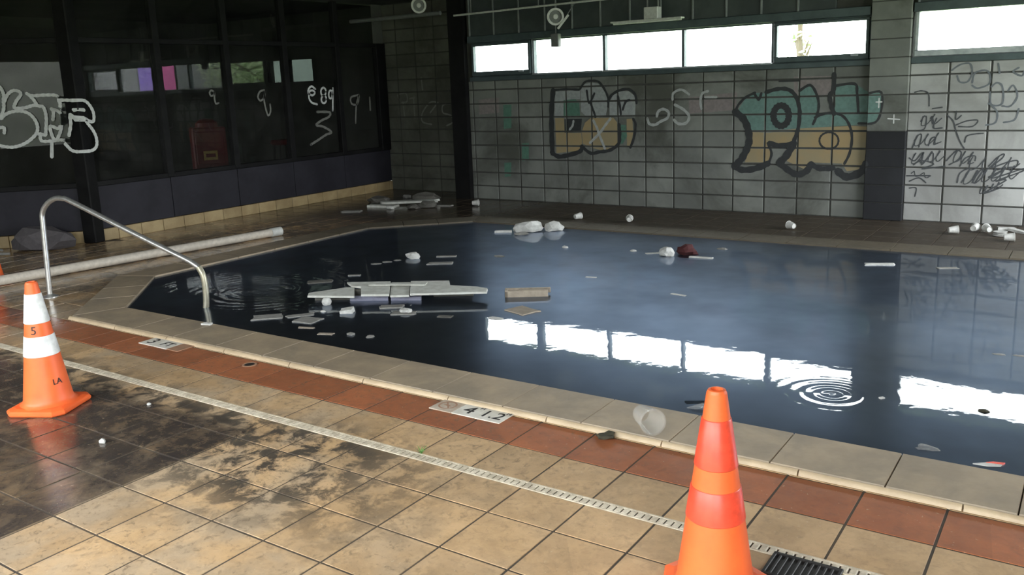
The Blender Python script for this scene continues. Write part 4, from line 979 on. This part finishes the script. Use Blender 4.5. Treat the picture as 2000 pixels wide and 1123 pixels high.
MB().prism([(.05 - .32, -.20), (.28 - .28, -.05), (.26 - .28, -.02), (.03 - .32, -.17)], WZ + .0004, .045).obj('lilac_strip', 'lilac_plain', raft)  # narrow lilac strips on the water under the boards
MB().prism([(.02, -.04), (.24, .07), (.22, .10), (.0, -.01)], WZ + .0004, .038).obj('lilac_strip', 'lilac_plain', raft)
MB().prism([(-.30, .06), (-.27, .02), (.16, .22), (.12, .30)], .086, .094).obj('board_lip', 'board', raft)

FL = 'white and grey scraps floating in the pool'
W_ = WZ - .004
ball = empty('foam_ball', (-2.76, 1.535, WZ - .014)); tag(ball, 'round white ball floating at the left end of the board raft', 'ball', FL)
MB().lathe([(.001, 0)] + [(.038 * math.sin(math.pi * k / 14), .038 - .038 * math.cos(math.pi * k / 14)) for k in range(1, 14)] + [(.001, .076)], 22).obj('ball_skin', 'foam', ball, smooth=True)
MB().lathe([(.0385, .036), (.0395, .038), (.0385, .040)], 22, cap=False).obj('ball_seam', 'foam', ball, smooth=True)
slab('foam_slab', (-2.43, 1.43, W_), .075, .105, .035, 3, 'foam', 'bright white foam block floating just below the board raft', 'foam', .5, (.1, -.15), FL)
slab('panel_piece', (-2.89, 1.05, W_), .13, .24, .012, 4, 'foam_dirty', 'grey soggy panel piece floating nearest the handrail', 'board', .75, (0, 0), FL)
slab('panel_piece', (-2.70, 1.20, W_), .07, .22, .010, 5, 'foam_dirty', 'narrow grey panel strip floating between two soggy panel pieces', 'board', .9, (0, 0), FL)
slab('panel_piece', (-2.54, 1.125, W_), .15, .20, .012, 6, 'foam_dirty', 'diamond-shaped grey panel piece floating off the near coping', 'board', .15, (0, .01), FL)
slab('panel_piece', (-3.42, 2.10, W_), .10, .23, .012, 7, 'board_dark', 'dull grey panel strip floating behind the left end of the raft', 'board', .75, (0, 0), FL)
slab('panel_piece', (-3.32, 2.42, W_), .03, .12, .012, 8, 'foam_dirty', 'small grey strip floating behind the raft under the mullion reflection', 'board', .6, (0, 0), FL)
slab('panel_piece', (-2.23, 1.70, W_), .09, .20, .014, 9, 'foam_dirty', 'soggy grey piece floating in front of the middle of the raft', 'board', .6, (0, 0), FL)
slab('panel_piece', (-2.02, 1.60, W_), .10, .20, .010, 10, 'foam_dirty', 'flat grey piece under a white scrap below the raft', 'board', .5, (0, 0), FL)
chunk('foam_chunk', (-2.03, 1.63, WZ + .002), (.055, .04, .03), 11, 'foam', 'white scrap resting on a flat grey piece below the raft', 'foam', FL)
slab('panel_piece', (-1.68, 1.66, W_), .05, .12, .01, 12, 'board_dark', 'dim grey scrap floating below the right end of the raft', 'board', .3, (0, 0), FL)
slab('panel_piece', (-2.15, .93, W_), .035, .12, .009, 13, 'board_brown', 'thin brown scrap floating along the near coping', 'board', .35, (0, 0), FL)
chunk('foam_chunk', (-1.98, 1.0, W_), (.03, .025, .02), 14, 'foam_dirty', 'tiny grey lump floating near the coping below the raft', 'foam', FL)
chunk('foam_chunk', (-1.82, 1.02, W_), (.03, .03, .015), 24, 'foam_dirty', 'second tiny grey lump floating right of the first by the coping', 'foam', FL)
slab('panel_piece', (-2.40, .98, W_), .03, .14, .008, 15, 'board_brown', 'brown sliver floating close to the near coping on the left', 'board', .3, (0, 0), FL)
chunk('foam_chunk', (-2.62, 1.36, W_), (.022, .018, .016), 16, 'foam', 'small white crumb floating between the ball and the panel strips', 'foam', FL)
# the box-like board and the tan square to the right of the raft
bb = empty('broken_crate', (-1.47, 2.43, W_), (0, 0, .55)); tag(bb, 'tan broken box section floating right of the raft', 'box')
MB().cbox(-.17, .17, -.012, .012, .0, .055, .003).obj('crate_side', 'board_brown', bb); MB().cbox(-.17, .19, .05, .07, .02, .062, .003).obj('crate_side', 'board_brown', bb)
MB().cbox(-.17, -.145, -.012, .07, .0, .06, .003).obj('crate_end', 'board_brown', bb); MB().cbox(-.06, .17, .0, .06, .048, .058, .002).obj('crate_lid', 'board_brown', bb)
slab('panel_piece', (-1.255, 2.045, W_), .17, .24, .012, 18, 'board_brown', 'tan square panel floating just above the mirrored windows', 'board', -.32, (.01, 0), FL)
chunk('foam_chunk', (-1.32, 1.79, W_), (.07, .03, .012), 19, 'foam', 'flat white scum patch beside the left mirrored window', 'foam', FL)
# scraps farther out
chunk('foam_chunk', (-3.35, 3.27, W_), (.075, .05, .06), 20, 'foam', 'white foam lump floating out in the dark water behind the raft', 'foam', FL)
for k, (x, y, s_, lab) in enumerate([(-3.50, 2.90, .055, 'leftmost'), (-3.46, 3.02, .05, 'second'), (-3.42, 3.12, .04, 'third')]):
    chunk('scum_flake', (x, y, W_), (s_, s_ * .5, .012), 30 + k, 'foam_dirty', lab + ' flake of the scum trail left of the foam lump', 'debris', FL, .6)
slab('panel_piece', (-2.93, 3.17, W_), .09, .26, .012, 21, 'foam_dirty', 'grey panel strip floating right of the foam lump', 'board', .55, (0, 0), FL)
slab('panel_piece', (-3.08, 3.47, W_), .05, .22, .012, 22, 'foam_dirty', 'thin grey strip floating behind the other panel strip', 'board', .55, (0, 0), FL)
chunk('foam_chunk', (-2.60, 3.68, W_), (.06, .04, .015), 23, 'foam_dirty', 'lilac-grey scrap floating alone in mid pool', 'foam', FL)
chunk('foam_chunk', (-3.12, 5.02, W_), (.17, .10, .12), 40, 'foam', 'large rounded white foam lump against the far coping', 'foam', FL, .5)
chunk('foam_chunk', (-2.88, 5.17, W_), (.10, .075, .10), 41, 'foam', 'blocky white foam lump right of the rounded one at the far coping', 'foam', FL, .3, .5)
slab('foam_slab', (-3.36, 4.86, W_), .06, .20, .025, 42, 'foam', 'white strip trailing left of the foam lumps at the far coping', 'foam', .5, (0, 0), FL)
chunk('foam_chunk', (-3.08, 4.80, W_), (.09, .04, .035), 43, 'foam_dirty', 'low grey-white scrap in front of the rounded foam lump', 'foam', FL, .5)
chunk('foam_chunk', (-2.23, 4.32, W_), (.035, .025, .025), 44, 'foam', 'small white lump floating right of the foam cluster', 'foam', FL)
chunk('foam_chunk', (-1.14, 4.35, W_), (.075, .06, .085), 45, 'foam', 'white lump floating left of the red rag', 'foam', FL)
chunk('red_rag', (-1.0, 4.47, W_), (.10, .07, .10), 46, 'red_rag', 'dark red rag bundle floating by the far coping', 'rag', None, .4, .6)
slab('foam_slab', (-.80, 4.37, W_), .035, .24, .015, 47, 'foam', 'white strip floating right of the red rag', 'foam', .1, (0, 0), FL)
slab('foam_slab', (-1.28, 4.40, W_), .035, .2, .012, 48, 'foam', 'white strip floating left of the white lump and red rag', 'foam', .6, (0, 0), FL)
chunk('foam_chunk', (-1.52, 4.42, W_), (.03, .025, .02), 49, 'foam', 'small white crumb at the left end of the red rag cluster', 'foam', FL)
chunk('foam_chunk', (-.78, 4.84, W_), (.05, .03, .02), 50, 'foam_dirty', 'grey scrap floating close under the far coping', 'foam', FL)
slab('foam_slab', (-.43, 2.98, W_), .03, .15, .008, 51, 'foam', 'thin white sliver alone in the middle of the blue sheen', 'foam', -.15, (0, 0), FL)
slab('foam_slab', (-1.34, 3.24, W_), .025, .10, .008, 52, 'foam', 'short white sliver left of the sheen', 'foam', .2, (0, 0), FL)
slab('panel_piece', (.68, 4.70, W_), .08, .26, .012, 53, 'foam', 'white panel piece floating below the pilaster reflection', 'board', .4, (0, 0), FL)
slab('panel_piece', (1.20, 4.76, W_), .05, .18, .01, 54, 'foam_dirty', 'faint grey strip floating at the right by the far coping', 'board', .5, (0, 0), FL)
slab('plastic_film', (.565, .90, W_), .05, .12, .004, 55, 'clear', 'crumpled clear film floating left of the foreground cone tip', 'plastic', .5, (0, 0), None)
chunk('plastic_film', (.62, .84, W_), (.05, .025, .02), 56, 'clear', 'second clear film scrap floating by the near coping', 'plastic', None, .7, .8)
fish = empty('candy_wrapper', (1.91, .79, W_), (0, 0, .35)); tag(fish, 'red and white wrapper floating near the right edge', 'wrapper')
MB().prism([(-.055, 0), (0, -.016), (.05, -.01), (.06, .008), (0, .018)], 0, .008).obj('wrapper_white', 'foam', fish); MB().prism([(.0, .016), (.06, .006), (.075, .022), (.03, .026)], 0, .010).obj('wrapper_red', 'cone_band', fish)
chunk('plastic_film', (1.66, .85, W_), (.04, .03, .012), 57, 'clear', 'torn clear film floating left of the red wrapper', 'plastic', None, .2, .9)
chunk('leaf_scrap', (1.83, 1.44, W_), (.025, .018, .014), 58, 'leaf_dead', 'dark leaf floating inside the right mirrored window', 'leaf')
slab('foam_slab', (1.37, 1.395, W_), .018, .03, .01, 59, 'foam', 'bright speck floating right of the ring ripple', 'foam', .9, (0, 0), FL)
for k, (x, y) in enumerate([(1.80, 2.44), (1.90, 2.46), (1.99, 2.50)]):
    chunk('scum_flake', (x, y, W_), (.035, .018, .008), 60 + k, 'foam_dirty', ['left', 'middle', 'right'][k] + ' flake of the scum trail at the right edge of the pool', 'debris', FL)

# ------------------------------------------------------------------ on the far deck and by the corner
CUPG = 'white foam cups scattered on the far deck'
for k, (x, y, rz, lab) in enumerate([
    (-5.02, 6.52, .3, 'white cup on the deck below the dark corner column'), (-3.04, 5.92, 1.1, 'white cup on the far deck behind the foam lumps'),
    (-2.32, 5.94, 2.0, 'white cup on the far deck below the left graffiti'), (-.48, 6.16, 2.6, 'white cup on the far deck below the large teal graffiti'),
    (.97, 6.46, .4, 'leftmost white cup right of the pilaster'), (1.17, 6.63, 1.4, 'second white cup right of the pilaster'),
    (1.32, 6.62, 2.1, 'third white cup right of the pilaster'), (1.48, 6.22, .2, 'white cup lying closest to the coping at the right')]):
    cup('foam_cup', (x, y, .002), rz, .042, .085, 'foam', lab, 'cup', CUPG)
slab('foam_slab', (1.44, 6.90, .0), .08, .17, .03, 70, 'foam', 'white foam slab behind the rightmost cups', 'foam', .2, (0, 0))
slab('foam_slab', (1.56, 6.80, .0), .07, .2, .025, 71, 'foam', 'white foam strip leaning at the right edge of the far deck', 'foam', -.5, (0, .12))
st = empty('plate_stack', (1.42, 6.52, 0)); tag(st, 'short stack of white foam plates beside the rightmost cups', 'plates')
for k in range(3): MB().lathe([(.03, .0), (.06, .006), (.065, .010), (.06, .012), (.03, .005)], 18, Matrix.Translation((0, 0, .001 + .018 * k)), cap=True).obj('plate', 'foam', st, smooth=True)
RB = 'rubble heaped in the far left corner of the deck'
slab('ceiling_board', (-6.02, 6.32, .03), .12, .95, .03, 80, 'board', 'long grey board on top of the corner rubble', 'board', .36, (.05, -.03), RB)
slab('ceiling_board', (-6.25, 6.02, .0), .16, .5, .03, 81, 'board', 'short grey board at the left of the corner rubble', 'board', .2, (0, 0), RB)
chunk('foam_chunk', (-5.97, 5.88, 0), (.06, .045, .05), 82, 'foam', 'white lump in front of the long board in the corner rubble', 'foam', RB)
chunk('foam_chunk', (-6.56, 6.92, 0), (.08, .05, .05), 83, 'foam_dirty', 'pale lump behind the long board in the corner rubble', 'foam', RB)
chunk('rubble_lump', (-5.55, 6.2, 0), (.13, .09, .09), 84, 'board_dark', 'dark lump at the right end of the corner rubble', 'rubble', RB, .3, .6)
chunk('rubble_lump', (-5.68, 6.03, 0), (.09, .07, .06), 85, 'board_dark', 'small dark lump below the long board in the corner rubble', 'rubble', RB, .8, .6)
chunk('rubble_lump', (-6.6, 6.35, 0), (.16, .12, .10), 86, 'board_dark', 'large dark lump at the left of the corner rubble', 'rubble', RB, .1, .6)
slab('panel_piece', (-5.42, 6.40, 0), .08, .24, .012, 87, 'foam_dirty', 'thin grey scrap right of the corner rubble', 'board', .3, (0, 0), RB)
slab('panel_piece', (-6.35, 5.5, 0), .12, .3, .012, 88, 'foam_dirty', 'grey scrap lying in front of the corner rubble', 'board', .5, (0, 0), RB)
chunk('rubble_lump', (-6.05, 6.75, 0), (.2, .12, .11), 89, 'board_dark', 'dark heap against the recessed corner wall', 'rubble', RB, .3, .6)
# bundle and rods at the left edge
chunk('rag_bundle', (-7.72, 1.98, 0), (.34, .20, .25), 90, 'rag_grey', 'grey cloth bundle slumped against the plum panels at the left', 'cloth', None, .75, .4)
for k, (a, b, lab) in enumerate([((-8.35, 1.38, .02), (-7.9, 1.50, .02), 'longest pale stick lying between the others by the cloth bundle'), ((-8.12, 1.25, .02), (-7.72, 1.58, .02), 'pale stick lying nearest the deck in front of the cloth bundle'), ((-8.3, 1.62, .02), (-8.05, 1.66, .02), 'short pale stick lying left of the cloth bundle')]):
    A_, B_ = Vector(a), Vector(b); mid = A_.lerp(B_, .5) + Vector((0, 0, .012))
    o = MB().tube([A_, mid, B_], [.016, .018, .013], 8).obj('stick', 'foam_dirty', None, smooth=True); tag(o, lab, 'stick')

# ------------------------------------------------------------------ small things on the near deck
pc = cup('plastic_cup', (.47, .455, .022), math.radians(-42), .062, .15, 'clear', 'clear plastic cup lying across the near coping', 'cup', None, True)
chunk('leaf_clump', (.375, .285, .0), (.05, .032, .028), 91, 'leaf_dead', 'dark wet leaf clump on the terracotta border by the plastic cup', 'leaves', None, .5, .8)
slab('foam_slab', (-3.10, .672, .021), .035, .085, .012, 92, 'foam', 'white scrap lying on the coping edge near the pool corner', 'foam', .3)
chunk('pebble', (-1.758, -.958, .0), (.018, .015, .022), 93, 'foam', 'small white pebble on the dark wet floor', 'pebble')
chunk('pebble', (-2.03, -.52, .0), (.012, .012, .012), 94, 'foam', 'tiny white crumb on the floor above the wet area', 'pebble')
gs = empty('grass_tuft', (-.284, -.285, 0)); tag(gs, 'green weed sprouting from the white drain strip', 'weed')
for k in range(9):
    a = k * .7; l = .035 + .02 * ((k * 37) % 5) / 5
    bl = MB(); w = .0035
    P = [Vector((math.cos(a) * l * u * .8, math.sin(a) * l * u * .8, l * 1.1 * u - l * .45 * u * u)) for u in (0, .35, .7, 1)]
    sd = Vector((-math.sin(a), math.cos(a), 0)) * w
    bl.add([q - sd * (1 - i / 3.4) for i, q in enumerate(P)] + [q + sd * (1 - i / 3.4) for i, q in enumerate(P)], [(i, i + 1, 5 + i, 4 + i) for i in range(3)]).obj('blade', 'grass', gs)

# ------------------------------------------------------------------ fittings under the ceiling
def floodlight(loc, yaw, label, arm=True):
    e = empty('floodlight', loc, (0, 0, yaw)); tag(e, label, 'lamp', 'round floodlights under the ceiling')
    mtx = Matrix.Rotation(math.radians(100), 4, 'X')
    MB().lathe([(.03, -.10), (.07, -.07), (.095, .0), (.105, .02), (.105, .032), (.088, .034), (.082, .018)], 28, mtx, cap=False).obj('reflector', 'lamp_grey', e, smooth=True)
    MB().lathe([(.082, .026), (.108, .027), (.110, .038), (.084, .040), (.080, .030)], 28, mtx, cap=False).obj('rim', 'lamp_white', e, smooth=True)
    MB().lathe([(.002, .016), (.083, .018), (.083, .02)], 28, mtx, cap=False).obj('lens', 'lamp_grey', e, smooth=True)
    MB().lathe([(.03, .018), (.035, .030), (.025, .040), (.002, .042)], 16, mtx, cap=False).obj('bulb', 'lamp_white', e, smooth=True)
    MB().tube([(0, .08, .02), (.0, .14, .12), (0, .14, ZC - loc[2])], .014, 8).obj('bracket', 'lamp_grey', e)
    if arm:
        MB().cbox(-.014, .014, -.012, .012, -.115, .105, .003, Matrix.Translation((.10, -.03, -.07)) @ Matrix.Rotation(math.radians(40), 4, 'Y')).obj('stay_bar', 'lamp_white', e)
        MB().cbox(-.006, .006, -.006, .006, -.12, .12, .002, Matrix.Translation((.19, -.02, .07)) @ Matrix.Rotation(math.radians(35), 4, 'Y')).obj('stay_bar', 'lamp_grey', e)
    return e
floodlight((-3.826, 6.9, 2.474), math.radians(30), 'round pale floodlight hanging above the second window')
floodlight((-6.09, 6.9, 2.79), math.radians(30), 'small round floodlight under the ceiling in the dark corner', False)
hb = empty('hanging_box', (-3.95, 7.10, 2.10)); tag(hb, 'small grey box hanging in front of the second window', 'box')
MB().cbox(-.06, .06, -.04, .04, 0, .17, .008).obj('box_body', 'lamp_grey', hb); MB().tube([(0, .0, .16), (.0, .0, ZC - 2.10)], .008, 8).obj('hanger', 'lamp_grey', hb)
fl = empty('tube_light', (-2.53, 6.9, 2.335)); tag(fl, 'pale flat batten light with square box under the ceiling', 'lamp')
MB().cbox(-.48, .46, -.05, .05, -.006, .012, .004).obj('batten_tray', 'lamp_white', fl)
MB().tube([(-.46, 0, -.014), (.44, 0, -.014)], .013, 12).obj('tube', 'lamp_white', fl, smooth=True)
MB().cbox(-.02, .16, -.06, .06, .012, .15, .006).obj('gear_box', 'lamp_white', fl)
for s_ in (.0, .14): MB().tube([(s_, 0, .14), (s_, 0, ZC - 2.335)], .012, 8).obj('hanger', 'lamp_grey', fl)
cd = empty('conduit', (0, 0, 0)); tag(cd, 'pale conduit pipe running under the ceiling above the windows', 'pipe')
MB().tube([(-5.5, 6.93, 2.605), (-2.9, 6.93, 2.635)], .014, 10).obj('conduit_tube', 'lamp_white', cd, smooth=True)
for q in (-5.2, -4.1, -3.0): MB().tube([(q, 6.93, 2.61), (q, 6.93, ZC)], .008, 6).obj('conduit_hanger', 'lamp_grey', cd)
o = MB().tube([(-7.5, 6.95, 2.66), (-5.75, 6.95, 2.66)], .03, 12).obj('drain_pipe', 'lamp_grey', None, smooth=True); tag(o, 'thick grey pipe under the ceiling in the dark corner', 'pipe')

# ------------------------------------------------------------------ behind the dark glass
vm = empty('vending_machine', (-8.6, 4.98, -.02), (0, 0, math.radians(58))); tag(vm, 'dark red machine with a yellow label behind the dark glass', 'machine')
MB().cbox(-.23, .23, -.25, .25, 0, 1.22, .02).obj('machine_body', 'machine_red', vm)
MB().lathe([(.16, 1.215), (.15, 1.28), (.09, 1.33), (.01, 1.34)], 20).obj('machine_dome', 'machine_red', vm, smooth=True)
MB().cbox(-.19, .19, -.262, -.245, .70, 1.16, .006).obj('front_panel', 'machine_red', vm)
MB().cbox(-.10, .09, -.272, -.260, .76, .89, .003).obj('yellow_label', 'label_yellow', vm)
MB().cbox(-.07, .06, -.275, -.271, .80, .85, .002).obj('label_print', 'machine_red', vm)
ch = empty('bar_stool', (-8.35, 6.15, -.02), (0, 0, .4)); tag(ch, 'dark red padded stool behind the dark glass', 'stool')
MB().lathe([(.02, .88), (.17, .88), (.185, .91), (.17, .95), (.02, .96)], 22).obj('seat', 'machine_red', ch, smooth=True)
for k in range(4):
    a = math.pi / 4 + k * math.pi / 2
    MB().tube([(.13 * math.cos(a), .13 * math.sin(a), .89), (.2 * math.cos(a), .2 * math.sin(a), 0)], .014, 8).obj('leg', 'iron', ch)
MB().tube([(.17 * math.cos(k * math.pi / 8), .17 * math.sin(k * math.pi / 8), .3) for k in range(17)], .008, 6).obj('foot_ring', 'iron', ch)
